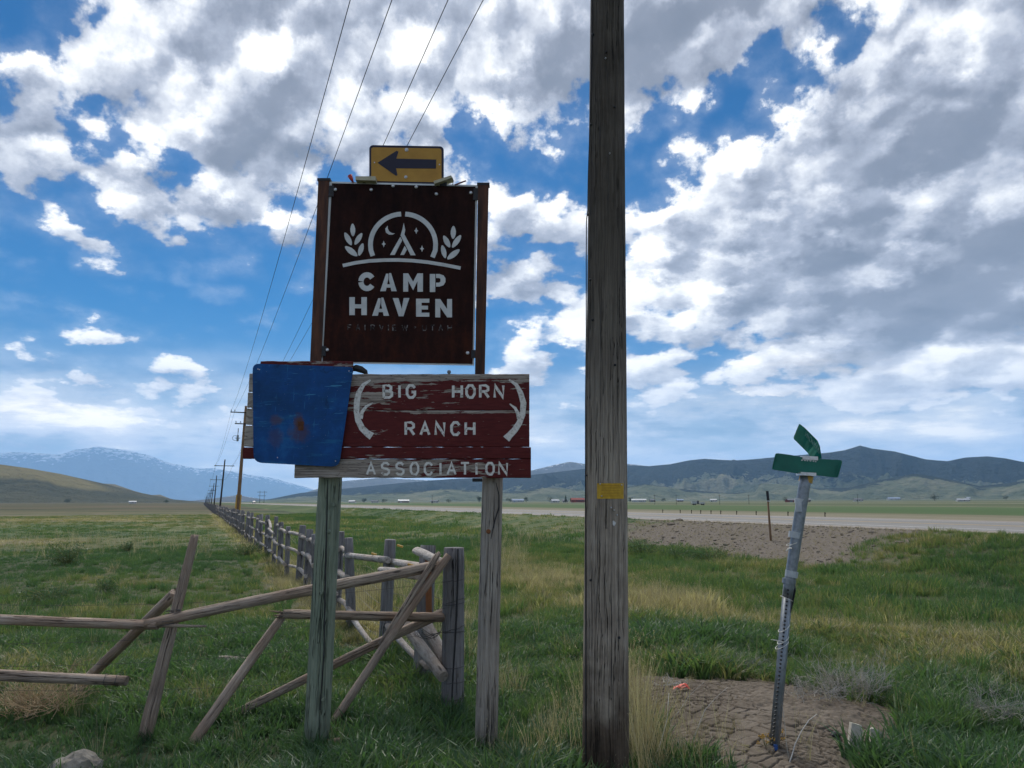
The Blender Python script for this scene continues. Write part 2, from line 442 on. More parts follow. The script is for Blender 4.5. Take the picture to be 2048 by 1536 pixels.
# farm land beyond the highway, in strips along it
wn = nt.math('ADD', wv, nt.math('MULTIPLY', nt.math('SUBTRACT', n2, 0.5), nt.math('MULTIPLY', wv, 0.10)))
far_r = nt.node('ShaderNodeValToRGB'); nt._in(far_r, 0, nt.math('DIVIDE', wn, 2000.0)); far_r.color_ramp.interpolation = 'CONSTANT'
els = [(0.0, (0.25, 0.215, 0.155)), (0.0255, (0.19, 0.17, 0.115)), (0.0315, (0.13, 0.13, 0.07)), (0.036, (0.050, 0.105, 0.028)), (0.095, (0.065, 0.115, 0.038)), (0.125, (0.17, 0.17, 0.10)), (0.14, (0.08, 0.10, 0.045)),
       (0.24, (0.30, 0.27, 0.20)), (0.255, (0.10, 0.12, 0.06)), (0.36, (0.14, 0.14, 0.09)), (0.50, (0.07, 0.10, 0.05)), (0.75, (0.115, 0.12, 0.08))]
e = far_r.color_ramp.elements
while len(e) < len(els): e.new(0.5)
for i, (pp, cc) in enumerate(els): e[i].position = pp; e[i].color = (*cc, 1)
farc = nt.mix(nt.rng(n4, 0.3, 0.75, 0.0, 0.55), far_r.outputs[0], (0.10, 0.115, 0.05))
farc = nt.mix(nt.rng(n1, 0.3, 0.8, 0.0, 0.35), farc, (0.055, 0.065, 0.028))
c = nt.mix(nt.rng(wv, 39.5, 42.5), turf, farc)
# left pasture far away: low brown and olive streaks
pas = nt.ramp(nt.noise(nt.vec('MULTIPLY', flat, (0.25, 1.0, 1)), 0.035, 6, 0.65), [(0.40, (0.024, 0.036, 0.013)), (0.48, (0.055, 0.060, 0.026)), (0.56, (0.120, 0.092, 0.056))])
dist = nt.vec('LENGTH', flat)
c = nt.mix(nt.math('MULTIPLY', nt.rng(dist, 60, 240), nt.math('LESS_THAN', wv, 17.0)), c, pas)
c = nt.mix(dirt, c, soil)
under = nt.math('MULTIPLY', nt.rng(dist, 60, 20), 0.6)      # thatch and soil between the blades where the blades are real
thatch = nt.ramp(nt.noise(flat, 14.0, 6, 0.7), [(0.3, (0.022, 0.024, 0.012)), (0.7, (0.085, 0.075, 0.045))])
c = nt.mix(nt.math('MULTIPLY', under, nt.math('SUBTRACT', 1.0, dirt)), c, thatch)
setcol(nt, b, c)
hb = nt.math('ADD', nt.math('MULTIPLY', n3, 0.35), nt.math('MULTIPLY', nt.noise(flat, 3.0, 6, 0.7), 1.0))
bump(nt, b, hb, 0.45, 0.04)

def axis(lo, fine, hi, step, growth):
    """coordinates: even between the fine bounds, growing outside them"""
    a = list(np.arange(fine[0], fine[1] + 1e-6, step))
    x = a[-1]; d = step
    while x < hi: d *= growth; x += d; a.append(x)
    x = a[0]; d = step; pre = []
    while x > lo: d *= growth; x -= d; pre.append(x)
    return np.array(pre[::-1] + a)
sa = axis(-4000, (2, 34), 16000, 0.16, 1.045)
wa = np.unique(np.concatenate([axis(-9000, (-6, 24), 14000, 0.16, 1.05)]))
wa = np.unique(np.concatenate([wa[wa < 23.5], np.array([23.6, 23.75, 24.0, 26, 31, 36, 38.9, 39.05, 39.3, 40, 41, 42, 43, 44, 45, 46.5]), np.geomspace(48, 14000, 90)]))
sg, wg = np.meshgrid(sa, wa, indexing='ij')
xg, yg = from_sw(sg, wg)
zg = height(xg, yg)
me = np_mesh('ground', np.stack([xg.ravel(), yg.ravel(), zg.ravel()], 1), grid_faces(len(sa), len(wa)))
fattr(me, 'dry', dryness(xg.ravel(), yg.ravel())); fattr(me, 'w', wg.ravel())
near_d = dirt_mask(xg.ravel(), yg.ravel())
mudm = 1 - sstep(0.85, 1.15, mud_r(xg.ravel(), yg.ravel()) + 0.3 * (fbm(xg.ravel() * 3, yg.ravel() * 3, 3, 8) - 0.5))
fattr(me, 'dirt', np.maximum(near_d, mudm))
ground = link('ground', me, m_ground, smooth=True); tag(ground, kind='structure')
if me.polygons[0].normal.z < 0: me.flip_normals()

# ------------------------------------------------------------------ highway
m_road, nt, b = material('asphalt', 0.85, 0.3)
p = poscoord(nt); wv = attr(nt, 'w')
na = nt.noise(p, 2.0, 8, 0.7); nb = nt.noise(nt.vec('MULTIPLY', p, (0.05, 0.05, 1)), 1.0, 4)
ca = nt.ramp(nt.math('ADD', nt.math('MULTIPLY', na, 0.5), nt.math('MULTIPLY', nb, 0.5)), [(0.3, (0.15, 0.145, 0.135)), (0.7, (0.235, 0.225, 0.21))])
cg = nt.ramp(na, [(0.3, (0.20, 0.17, 0.14)), (0.7, (0.32, 0.28, 0.24))])
edge = nt.math('ADD', nt.rng(wv, 25.6, 25.2), nt.rng(wv, 37.4, 37.8))
setcol(nt, b, nt.mix(edge, ca, cg)); bump(nt, b, na, 0.4, 0.02)
def strip(name, w0, w1, mat, z, s0=-600, s1=9000, nw=2, crown=0.0, thick=None):
    ss = axis(s0, (-20, 120), s1, 2.0, 1.06); ww = np.linspace(w0, w1, nw)
    a_, b_ = np.meshgrid(ss, ww, indexing='ij'); x_, y_ = from_sw(a_, b_)
    zz = np.full_like(x_, z)
    me = np_mesh(name, np.stack([x_.ravel(), y_.ravel(), zz.ravel()], 1), grid_faces(len(ss), nw))
    fattr(me, 'w', b_.ravel())
    if me.polygons[0].normal.z < 0: me.flip_normals()
    return link(name, me, mat)
road = strip('road', 23.85, 39.15, m_road, 1.0, nw=16); tag(road, kind='structure')
m_white, nt, b = material('white_marking', 0.6)
setcol(nt, b, nt.mix(nt.rng(nt.noise(poscoord(nt), 6, 5), 0.55, 0.75), (0.72, 0.72, 0.68), (0.3, 0.29, 0.27)))
m_yel, nt, b = material('yellow_marking', 0.6); setcol(nt, b, (0.55, 0.36, 0.05))
for i, (w0, mm) in enumerate(((26.9, m_white), (36.0, m_white), (31.4, m_yel), (31.65, m_yel))):
    o = strip('edge_line' if mm is m_white else 'centre_line', w0, w0 + 0.13, mm, 1.005, 0, 3000, 2); o.parent = road
# gravelled track on the far side of the highway
m_track, nt, b = material('gravel_track', 0.95)
setcol(nt, b, nt.ramp(nt.noise(poscoord(nt), 1.5, 7, 0.7), [(0.3, (0.26, 0.23, 0.18)), (0.7, (0.36, 0.33, 0.27))]))

# ------------------------------------------------------------------ mountains: heightfields whose skyline is the measured one
def range_mesh(name, pts, dist, depth, mat, rough=0.25, seed=3, n_az=420, n_r=46, zbase=0.0, ext=True, freq=9.0, front=0.55, wig=0.10):
    """pts: skyline pixels; the ridge runs at DIST metres, the massif is DEPTH metres deep"""
    us = np.array([uv(px, py)[0] for px, py in pts]); vs = np.array([uv(px, py)[1] for px, py in pts])
    u = np.linspace(us[0], us[-1], n_az); v = np.interp(u, us, vs)
    rr = np.linspace(0, 1, n_r)
    U, T = np.meshgrid(u, rr, indexing='ij'); V = np.interp(U, us, vs)
    ridge = dist * (1 + wig * (fbm(U * 6, U * 0 + 2.0, 3, seed) - 0.5))
    H = np.tan(V) * ridge + EYE - zbase
    r_ = ridge + depth * (T - front)
    x_ = r_ * np.sin(U); y_ = r_ * np.cos(U)
    prof = np.where(T < front, np.clip(T / front, 0, 1) ** 1.25, np.clip(1 - (T - front) / (1 - front), 0, 1) ** 0.9)
    rn = ridged(U * freq, T * 3.2 + U * 2, 6, seed) - 0.55
    fine = ridged(U * freq * 4, T * 9, 4, seed + 9) - 0.5
    env = np.sin(np.clip(prof, 0, 1) * math.pi) ** 0.8
    z_ = zbase + H * (prof + rough * rn * env + rough * 0.3 * fine * env)
    # the skyline stays where it is measured: never above the ridge's sight line
    lim = EYE + (np.tan(V) * r_) - 0.002 * dist * np.abs(T - front)
    z_ = np.where(T < front, np.minimum(z_, lim), z_)
    z_[:, -1] = zbase - 20; z_[:, 0] = zbase - 6
    me = np_mesh(name, np.stack([x_.ravel(), y_.ravel(), z_.ravel()], 1), grid_faces(n_az, n_r))
    fattr(me, 'rel', (z_ / np.maximum(H + zbase, 1)).ravel()); fattr(me, 'hgt', z_.ravel()); fattr(me, 'front', T.ravel())
    if me.polygons[len(me.polygons) // 2].normal.z < 0: me.flip_normals()
    o = link(name, me, mat, smooth=True); tag(o, kind='structure'); return o

def hill_mat(name, stops, scale=0.004, spots=None, snow=None, patches=(), spot_lo=.52, spot_hi=.60):
    m, nt, b = material(name, 0.95, 0.1)
    p = poscoord(nt)
    n = nt.noise(p, scale, 8, 0.62); n2 = nt.noise(nt.vec('MULTIPLY', p, (1, 1, 2.5)), scale * 6, 6, 0.65)
    f = nt.math('ADD', nt.math('MULTIPLY', n, 0.65), nt.math('MULTIPLY', n2, 0.35))
    c = nt.ramp(f, stops)
    if spots:
        f2 = nt.math('ADD', nt.math('MULTIPLY', nt.noise(p, scale * .38, 8, 0.6), 0.8), nt.math('MULTIPLY', n2, 0.2))
        k = nt.math('ADD', nt.math('MULTIPLY', attr(nt, 'rel'), 0.30), f2)
        c = nt.mix(nt.rng(k, spot_lo, spot_hi), c, spots)
    for (x, y, rx, ry, col, s_) in patches:      # sunlit patches of a slope, painted into its colour
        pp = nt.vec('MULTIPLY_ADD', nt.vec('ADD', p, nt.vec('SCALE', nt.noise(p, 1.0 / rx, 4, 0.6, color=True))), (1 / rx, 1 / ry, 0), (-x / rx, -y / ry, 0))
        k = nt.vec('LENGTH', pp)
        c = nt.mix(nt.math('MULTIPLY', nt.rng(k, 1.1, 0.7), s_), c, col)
    if snow:
        k = nt.math('ADD', attr(nt, 'rel'), nt.math('MULTIPLY', nt.math('SUBTRACT', n2, 0.5), 1.3))
        c = nt.mix(nt.rng(k, snow, snow + 0.10), c, (0.75, 0.78, 0.82))
    setcol(nt, b, c); bump(nt, b, n2, 1.0, 1 / scale * 0.22)
    return m

m_far = hill_mat('far_range', [(0.35, (0.055, 0.07, 0.08)), (0.65, (0.10, 0.115, 0.125))], 0.0009, snow=0.88)
range_mesh('blue_mountains', [(-900, 960), (-500, 935), (-250, 915), (0, 905), (25, 902), (120, 907), (150, 897), (195, 891), (240, 897), (300, 911), (330, 922), (390, 936), (430, 935), (500, 948), (540, 955), (600, 970), (650, 985), (720, 1002)],
           30000, 7500, m_far, 0.6, 21, n_az=620, n_r=80, freq=12)
m_pale = hill_mat('pale_range', [(0.35, (0.11, 0.11, 0.11)), (0.65, (0.20, 0.19, 0.18))], 0.002, snow=1.02)
range_mesh('pale_mountains', [(560, 1002), (620, 982), (680, 962), (760, 955), (860, 960), (980, 952), (1065, 940), (1110, 928), (1140, 922), (1180, 928), (1260, 927), (1320, 935), (1400, 950)],
           11000, 3000, m_pale, 0.3, 33, freq=14)
m_ridge = hill_mat('forest_ridge', [(0.38, (0.075, 0.10, 0.055)), (0.5, (0.145, 0.16, 0.090)), (0.62, (0.26, 0.245, 0.150))], 0.0022, spots=(0.009, 0.016, 0.012), spot_lo=.625, spot_hi=.645)
range_mesh('wooded_ridge', [(480, 1004), (540, 998), (600, 986), (700, 976), (800, 966), (900, 958), (1000, 956), (1060, 950), (1120, 943), (1170, 937), (1250, 930), (1300, 932), (1340, 928), (1380, 920), (1410, 917), (1470, 921), (1520, 917), (1560, 913),
            (1600, 910), (1660, 905), (1690, 900), (1720, 891), (1745, 897), (1790, 903), (1850, 918), (1895, 922), (1930, 915), (1975, 912), (2010, 916), (2048, 924), (2150, 915), (2300, 930), (2600, 925), (3000, 960)],
           6800, 3000, m_ridge, 0.85, 45, n_az=700, n_r=70, freq=16)
u_, v_ = uv(1900, 950); tan_c = (0.30, 0.27, 0.15)
m_foot = hill_mat('foothill_grass', [(0.38, (0.085, 0.108, 0.058)), (0.5, (0.150, 0.170, 0.095)), (0.62, (0.26, 0.25, 0.15))], 0.003, spots=(0.022, 0.032, 0.022), spot_lo=.76, spot_hi=.80)
range_mesh('foothill', [(500, 1004), (600, 997), (700, 990), (800, 984), (900, 978), (1000, 985), (1100, 975), (1170, 980), (1250, 974), (1290, 968), (1380, 980), (1450, 986), (1510, 984), (1522, 966), (1560, 968), (1640, 977), (1700, 975), (1760, 960), (1830, 947), (1880, 955), (1960, 972), (2048, 962), (2200, 950), (2500, 970), (3000, 990)],
           4600, 1500, m_foot, 0.6, 57, n_az=520, n_r=50, freq=18)
g1 = [math.sin(uv(60, 940)[0]) * 2900, math.cos(uv(60, 940)[0]) * 2900]
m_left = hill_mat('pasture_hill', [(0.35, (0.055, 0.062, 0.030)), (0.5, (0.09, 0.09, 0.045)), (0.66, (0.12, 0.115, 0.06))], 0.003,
                  patches=[(math.sin(uv(130, 0)[0]) * 3150, math.cos(uv(130, 0)[0]) * 3150, 330, 170, (0.30, 0.25, 0.10), 0.75), (math.sin(uv(-20, 0)[0]) * 3150, math.cos(uv(-20, 0)[0]) * 3150, 260, 120, (0.26, 0.22, 0.10), 0.6)])  # golden patches: sun breaking onto the slope, put into the base colour
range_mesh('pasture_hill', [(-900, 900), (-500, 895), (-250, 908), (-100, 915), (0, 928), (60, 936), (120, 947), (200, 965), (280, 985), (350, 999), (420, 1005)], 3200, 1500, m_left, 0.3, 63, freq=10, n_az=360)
m_tan = hill_mat('dry_hill', [(0.35, (0.14, 0.125, 0.075)), (0.6, (0.30, 0.26, 0.155))], 0.004)
range_mesh('dry_hill', [(100, 1002), (150, 972), (185, 965), (230, 968), (270, 982), (300, 990), (320, 989), (345, 999), (400, 1004)], 4300, 1300, m_tan, 0.16, 71, freq=14, n_az=200)
range_mesh('low_pale_hill', [(330, 1004), (390, 1001), (440, 995), (475, 990), (510, 996), (560, 1003), (600, 1005)], 7500, 1500, m_pale, 0.1, 77, freq=10, n_az=120)

# ------------------------------------------------------------------ air
hm = bpy.data.materials.new('haze'); hm.use_nodes = True
hn = hm.node_tree; hn.nodes.clear()
pv = hn.nodes.new('ShaderNodeVolumePrincipled'); ho = hn.nodes.new('ShaderNodeOutputMaterial')
pv.inputs['Color'].default_value = (0.36, 0.63, 1.0, 1); pv.inputs['Density'].default_value = 4.6e-5; pv.inputs['Anisotropy'].default_value = 0.2
hn.links.new(pv.outputs[0], ho.inputs['Volume'])
hb_ = MB().box((0, 12500, 960), (56000, 45000, 1960)).build('haze', hm)
tag(hb_, kind='stuff')

# ------------------------------------------------------------------ wood and metal
def wood_mat(name, light, mid, dark, gs=(26, 26, 1.1), crack=0.5, tint=None, zgrad=None, rough=0.85, knots=0.0, crack_scale=1.0):
    m, nt, b = material(name, rough, 0.2)
    o = objco(nt)
    rnd = nt.node('ShaderNodeObjectInfo').outputs['Random']
    off = nt.vec('ADD', o, nt.comb(nt.math('MULTIPLY', rnd, 13.0), nt.math('MULTIPLY', rnd, 7.0), nt.math('MULTIPLY', rnd, 29.0)))
    wob = nt.vec('ADD', off, nt.vec('MULTIPLY', nt.vec('SUBTRACT', nt.noise(off, 3.0, 3, 0.5, color=True), (0.5, 0.5, 0.5)), (0.03, 0.03, 0.3)))
    g = nt.noise(nt.vec('MULTIPLY', wob, gs), 2.2, 8, 0.68)
    g2 = nt.noise(nt.vec('MULTIPLY', wob, (gs[0] * .25, gs[1] * .25, gs[2] * .8)), 1.6, 5, 0.6)
    blot = nt.noise(off, 2.3, 5, 0.6)
    f = nt.math('ADD', nt.math('MULTIPLY', g, 0.6), nt.math('MULTIPLY', blot, 0.4))
    c = nt.ramp(f, [(0.32, dark), (0.5, mid), (0.66, light)])
    ck = nt.noise(nt.vec('MULTIPLY', wob, (gs[0] * 1.5 * crack_scale, gs[1] * 1.5 * crack_scale, gs[2] * 0.45)), 1.0, 3, 0.55)
    line = nt.rng(nt.math('ABSOLUTE', nt.math('SUBTRACT', ck, 0.5)), 0.022, 0.0)
    line = nt.math('MULTIPLY', line, nt.math('MULTIPLY', nt.rng(g2, 0.42, 0.6), crack))
    c = nt.mix(line, c, tuple(x * 0.16 for x in dark))
    if tint: c = nt.mix(nt.rng(nt.noise(off, 1.3, 4), 0.42, 0.62, 0, tint[1]), c, tint[0])
    if knots:
        kv = nt.voro(nt.vec('MULTIPLY', off, (6, 6, 1.7)), 1.0)
        c = nt.mix(nt.math('MULTIPLY', nt.rng(kv, 0.10, 0.04), knots), c, tuple(x * 0.35 for x in dark))
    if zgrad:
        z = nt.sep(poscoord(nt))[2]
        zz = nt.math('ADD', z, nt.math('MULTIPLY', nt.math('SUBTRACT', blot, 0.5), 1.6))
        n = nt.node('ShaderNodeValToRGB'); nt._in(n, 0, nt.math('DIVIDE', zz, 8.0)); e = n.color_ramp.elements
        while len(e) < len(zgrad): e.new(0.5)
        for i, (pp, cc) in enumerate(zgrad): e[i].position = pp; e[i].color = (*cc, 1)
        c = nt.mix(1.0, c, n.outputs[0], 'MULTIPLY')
    setcol(nt, b, c)
    h = nt.math('SUBTRACT', nt.math('MULTIPLY', g, 1.0), nt.math('MULTIPLY', line, 1.6))
    bump(nt, b, h, 1.0, 0.014)
    return m
m_rail = wood_mat('weathered_rail_wood', (0.567, 0.472, 0.385), (0.338, 0.270, 0.216), (0.115, 0.089, 0.073), crack=1.0, tint=((0.27, 0.17, 0.11), 0.45), crack_scale=0.8, knots=0.8)
m_greypost = wood_mat('old_grey_post_wood', (0.280, 0.273, 0.273), (0.189, 0.182, 0.182), (0.091, 0.084, 0.084), crack=1.0, crack_scale=0.6)
m_aspen = wood_mat('bleached_aspen', (0.575, 0.540, 0.494), (0.402, 0.368, 0.333), (0.138, 0.115, 0.103), gs=(12, 12, 5), crack=0.4, tint=((0.32, 0.24, 0.18), 0.5), knots=0.8)
m_green = wood_mat('treated_green_post_wood', (0.315, 0.352, 0.270), (0.217, 0.255, 0.188), (0.105, 0.128, 0.090), crack=0.9, crack_scale=0.7, knots=0.6)
m_grey2 = wood_mat('sun_bleached_post_wood', (0.504, 0.462, 0.406), (0.350, 0.315, 0.273), (0.154, 0.133, 0.112), crack=1.0, crack_scale=0.6, tint=((0.30, 0.24, 0.19), 0.3))
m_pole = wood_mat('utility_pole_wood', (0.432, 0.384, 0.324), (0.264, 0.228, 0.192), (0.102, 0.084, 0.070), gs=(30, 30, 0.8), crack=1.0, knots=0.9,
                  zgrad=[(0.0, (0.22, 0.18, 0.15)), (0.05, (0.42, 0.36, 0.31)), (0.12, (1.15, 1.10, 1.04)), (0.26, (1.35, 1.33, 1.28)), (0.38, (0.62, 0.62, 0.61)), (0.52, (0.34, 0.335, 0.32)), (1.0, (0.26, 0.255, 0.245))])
m_pole_new = wood_mat('brown_pole_wood', (0.30, 0.20, 0.12), (0.22, 0.14, 0.085), (0.12, 0.075, 0.045), gs=(8, 8, 0.5))
m_pole_dark = wood_mat('dark_pole_wood', (0.06, 0.05, 0.045), (0.04, 0.035, 0.032), (0.02, 0.018, 0.016), gs=(8, 8, 0.5))
m_plank = wood_mat('orange_brown_plank', (0.36, 0.16, 0.07), (0.26, 0.11, 0.05), (0.12, 0.05, 0.03))

def metal_mat(name, col, rough=0.5, metallic=0.6, var=0.3, scale=14, bumpy=0.15):
    m, nt, b = material(name, rough, 0.5); b.inputs['Metallic'].default_value = metallic
    n = nt.noise(objco(nt), scale, 6, 0.65)
    setcol(nt, b, nt.ramp(n, [(0.3, tuple(x * (1 - var) for x in col)), (0.7, tuple(min(1, x * (1 + var)) for x in col))]))
    bump(nt, b, n, bumpy, 0.004); return m
m_galv = metal_mat('galvanised_steel', (0.25, 0.275, 0.30), 0.45, 0.55, 0.28, 22)
m_wire = metal_mat('wire', (0.10, 0.095, 0.09), 0.6, 0.7)
m_cable = metal_mat('line_cable', (0.03, 0.03, 0.035), 0.6, 0.3)
m_bolt = metal_mat('zinc_bolt', (0.55, 0.55, 0.55), 0.35, 0.7, 0.2, 40)
m_black = metal_mat('black_paint', (0.012, 0.012, 0.014), 0.6, 0.0, 0.3)
m_white_wire = metal_mat('white_twine', (0.7, 0.68, 0.62), 0.7, 0.0, 0.15)

def log(name, p0, p1, r0, r1, mat, parent=None, bend=0.0, lump=0.085, seg=12, rings=14, seed=None, splinter=0.0, flat=None):
    """a round pole from P0 to P1, modelled along its own z so that the grain follows it"""
    g = random.Random(seed if seed is not None else hash(name) % 1000 + len(S.objects))
    p0, p1 = Vector(p0), Vector(p1); L = (p1 - p0).length
    q = (p1 - p0).to_track_quat('Z', 'Y'); M = Matrix.Translation(p0) @ q.to_matrix().to_4x4()
    vs, fs = [], []; ph = [g.uniform(0, 6.28) for _ in range(6)]
    for i in range(rings):
        t = i / (rings - 1); r = r0 + (r1 - r0) * t
        cx = bend * math.sin(math.pi * t) + 0.25 * lump * r0 * math.sin(ph[0] + 5 * t); cy = 0.4 * bend * math.sin(math.pi * t + ph[1]) * (4 * t * (1 - t)) + 0.25 * lump * r0 * math.sin(ph[2] + 4 * t)
        for k in range(seg):
            a = 2 * math.pi * k / seg
            rr = r * (1 + lump * math.sin(2 * a + ph[3] + 2 * t) + 0.5 * lump * math.sin(3 * a + ph[4] - 5 * t) + 0.35 * lump * g.uniform(-1, 1))
            z = L * t
            if i in (0, rings - 1): rr *= 0.93
            if splinter and i == rings - 1: z += g.uniform(-1, 0.3) * splinter
            x_, y_ = math.cos(a) * rr, math.sin(a) * rr
            if flat: x_ *= flat
            vs.append((cx + x_, cy + y_, z))
    for i in range(rings - 1):
        for k in range(seg):
            a = i * seg + k; b_ = i * seg + (k + 1) % seg
            fs.append((a, b_, b_ + seg, a + seg))
    fs.append(tuple(range(seg))[::-1]); fs.append(tuple(range((rings - 1) * seg, rings * seg)))
    me = bpy.data.meshes.new(name); me.from_pydata(vs, [], fs); me.update()
    me.polygons.foreach_set('use_smooth', [True] * (len(fs) - 2) + [False, False])
    return link(name, me, mat, parent, M)

# ------------------------------------------------------------------ sign group, about 6.5 m away
YS = 6.55
sign_posts = []
def sign_post(px0, py0, px1, py1, Y, r, mat, label):
    a = P(px0, py0, Y); c = P(px1, py1, Y); a = a + (a - c).normalized() * 0.35
    t = empty('sign_post', (a.x, a.y, hz(a.x, a.y)), label, 'post')
    s = log('post_shaft', a, c, r * 1.05, r, mat, t, lump=0.025, seg=24, rings=30, seed=5)
    # long checks running down the face, and knots
    return t
postL = sign_post(632, 1500, 672, 750, YS + 0.17, 0.101, m_green, 'thick green-tinged round post carrying the blue end of the ranch sign')
postR = sign_post(972, 1500, 990, 760, YS + 0.17, 0.090, m_grey2, 'thick sun-bleached round post under the ASSOCIATION end of the ranch sign')
# deep vertical checks in the posts
for (pst, pts, Y) in ((postL, [(655, 960), (653, 1060), (650, 1180), (648, 1300), (640, 1420)], YS + 0.065), (postR, [(992, 965), (998, 990), (998, 1015), (990, 1040), (985, 1062), (982, 1078)], YS + 0.078)):
    mb = MB(); mb.tube([P(x, y, Y) for x, y in pts], [0.002, 0.005, 0.006, 0.005, 0.004, 0.002][:len(pts)], 6)
    mb.build('check_crack', m_black, pst)
for (px, py) in ((657, 1063), (641, 1187), (668, 1010), (646, 1400)):
    mb = MB(); c = P(px, py, YS + 0.055)
    mb.tube([c + Vector((0, 0.012, 0)), c + Vector((0, -0.002, 0))], [0.018, 0.013], 10); mb.build('knot', m_green, postL, smooth=False)
mb = MB(); c = P(977, 1063, YS + 0.07); mb.tube([c + Vector((0, 0.02, 0)), c + Vector((0, -0.004, 0))], [0.022, 0.016], 9); mb.build('knot', m_plank, postR)

# peeling barn-red boards
def paint_mat(name, lo, hi, xb=0.0, zb=0.0, xc=0.0, zc=0.0):
    m, nt, b = material(name, 0.75, 0.25)
    o = objco(nt)
    st = nt.vec('MULTIPLY', o, (1.0, 1.0, 6.5))
    g = nt.noise(nt.vec('MULTIPLY', o, (1.2, 1.2, 42)), 2.0, 8, 0.68)
    wood = nt.ramp(g, [(0.30, (0.085, 0.065, 0.052)), (0.46, (0.26, 0.215, 0.18)), (0.62, (0.42, 0.37, 0.325))])
    ck = nt.noise(nt.vec('MULTIPLY', o, (1.6, 1.6, 26)), 1.5, 3, 0.6)
    line = nt.rng(nt.math('ABSOLUTE', nt.math('SUBTRACT', ck, 0.5)), 0.014, 0.0)
    wood = nt.mix(nt.math('MULTIPLY', line, 0.85), wood, (0.02, 0.016, 0.014))
    red = nt.ramp(nt.noise(st, 9, 6, 0.6), [(0.3, (0.075, 0.010, 0.011)), (0.7, (0.125, 0.020, 0.019))])
    x, y, z = nt.sep(o)
    k = nt.noise(st, 3.0, 9, 0.66)
    k = nt.math('ADD', k, nt.math('MULTIPLY', nt.math('SUBTRACT', g, 0.5), 0.25))
    k = nt.math('ADD', k, nt.math('MULTIPLY', nt.math('SUBTRACT', x, xc), xb))
    k = nt.math('ADD', k, nt.math('MULTIPLY', nt.math('MAXIMUM', nt.math('SUBTRACT', z, zc), 0.0), zb))
    peel = nt.rng(k, lo, hi)
    chips = nt.rng(nt.noise(nt.vec('MULTIPLY', o, (7, 7, 60)), 1.5, 5, 0.6), 0.67, 0.70)
    peel = nt.math('MAXIMUM', peel, nt.math('MULTIPLY', chips, 0.8))
    setcol(nt, b, nt.mix(peel, red, wood))
    bump(nt, b, nt.math('SUBTRACT', nt.math('MULTIPLY', g, 0.5), nt.math('MULTIPLY', peel, 1.0)), 0.7, 0.004)
    return m
ranch = empty('ranch_sign', P(780, 955, YS), 'peeling barn-red plank sign with routed white BIG HORN RANCH ASSOCIATION lettering and two horns', 'sign')
def board(name, x0, x1, y0, y1, mat, thick=0.042, dy=0.0, parent=ranch, Y=YS, left=None, seed=0):
    """plank seen from pixel x0..x1, y0..y1, with softly worn long edges"""
    g = random.Random(seed + x0)
    a = P(x0, y0, Y + dy); d_ = P(x1, y1, Y + dy); W_ = d_.x - a.x; H_ = a.z - d_.z
    n = max(6, int(W_ / 0.05)); vs = []; fs = []; e = 0.006
    for i in range(n + 1):
        x = W_ * i / n - W_ / 2
        if i == 0: x += 0
        j = [g.uniform(-1, 1) * 0.0022 for _ in range(4)]
        t, bt = H_ / 2 + j[0], -H_ / 2 + j[1]
        ring = [(x, e, bt), (x, 0, bt + e), (x, 0, t - e), (x, e, t), (x, thick - e, t + j[2]), (x, thick, t - e), (x, thick, bt + e), (x, thick - e, bt)]
        vs += ring
    for i in range(n):
        for k in range(8):
            fs.append((i * 8 + k, i * 8 + (k + 1) % 8, (i + 1) * 8 + (k + 1) % 8, (i + 1) * 8 + k))
    fs.append(tuple(range(8))); fs.append(tuple(range(n * 8, n * 8 + 8))[::-1])
    me = bpy.data.meshes.new(name); me.from_pydata(vs, [], fs)
    import bmesh
    bm = bmesh.new(); bm.from_mesh(me); bmesh.ops.recalc_face_normals(bm, faces=bm.faces); bm.to_mesh(me); bm.free(); me.update()
    o = link(name, me, mat, parent, Matrix.Translation(((a.x + d_.x) / 2, a.y, (a.z + d_.z) / 2)))
    return o
m_b1 = paint_mat('paint_upper', 0.555, 0.575, zb=2.4, zc=0.045, xb=-0.10, xc=0.3)
m_b2 = paint_mat('paint_middle', 0.635, 0.65, zb=5.0, zc=0.115)
m_b3 = paint_mat('paint_trim', 0.60, 0.63, zb=-6.0, zc=-0.02)
m_b4 = paint_mat('paint_lower', 0.50, 0.53, xb=-0.16, xc=0.42)
m_b0 = paint_mat('paint_stub', 0.50, 0.54)
m_bw = wood_mat('bare_board_end', (0.52, 0.47, 0.42), (0.40, 0.355, 0.31), (0.15, 0.12, 0.10), gs=(1.5, 30, 30))
board('plank', 521, 705, 722, 745, m_b0, dy=0.012, thick=0.03)
board('plank', 507, 1059, 748, 820.3, m_b1)
board('plank', 506, 1059, 820.9, 893.6, m_b2)
board('plank', 486, 1062, 894.2, 917.4, m_b3, dy=-0.008)
board('plank', 590, 1062, 918.0, 955.5, m_b4, dy=-0.002)
for (y0, y1, x0) in ((746, 783, 499), (784, 815, 496), (816, 849, 493), (850, 893, 490)):
    board('plank_end', x0, 517, y0 + 0.8, y1, m_bw, dy=-0.005, thick=0.035, seed=y0)
mb = MB(); c = P(955, 960, YS + 0.05); mb.box(c, (0.085, 0.05, 0.028)); mb.build('bracket', m_black, ranch)
mb = MB(); c = P(898, 747, YS + 0.01); mb.tube([c - Vector((0, 0, .01)), c + Vector((0, 0, 0.012)), c + Vector((0, 0, 0.028))], [0.006, 0.018, 0.012], 8); mb.build('top_peg', m_greypost, ranch)

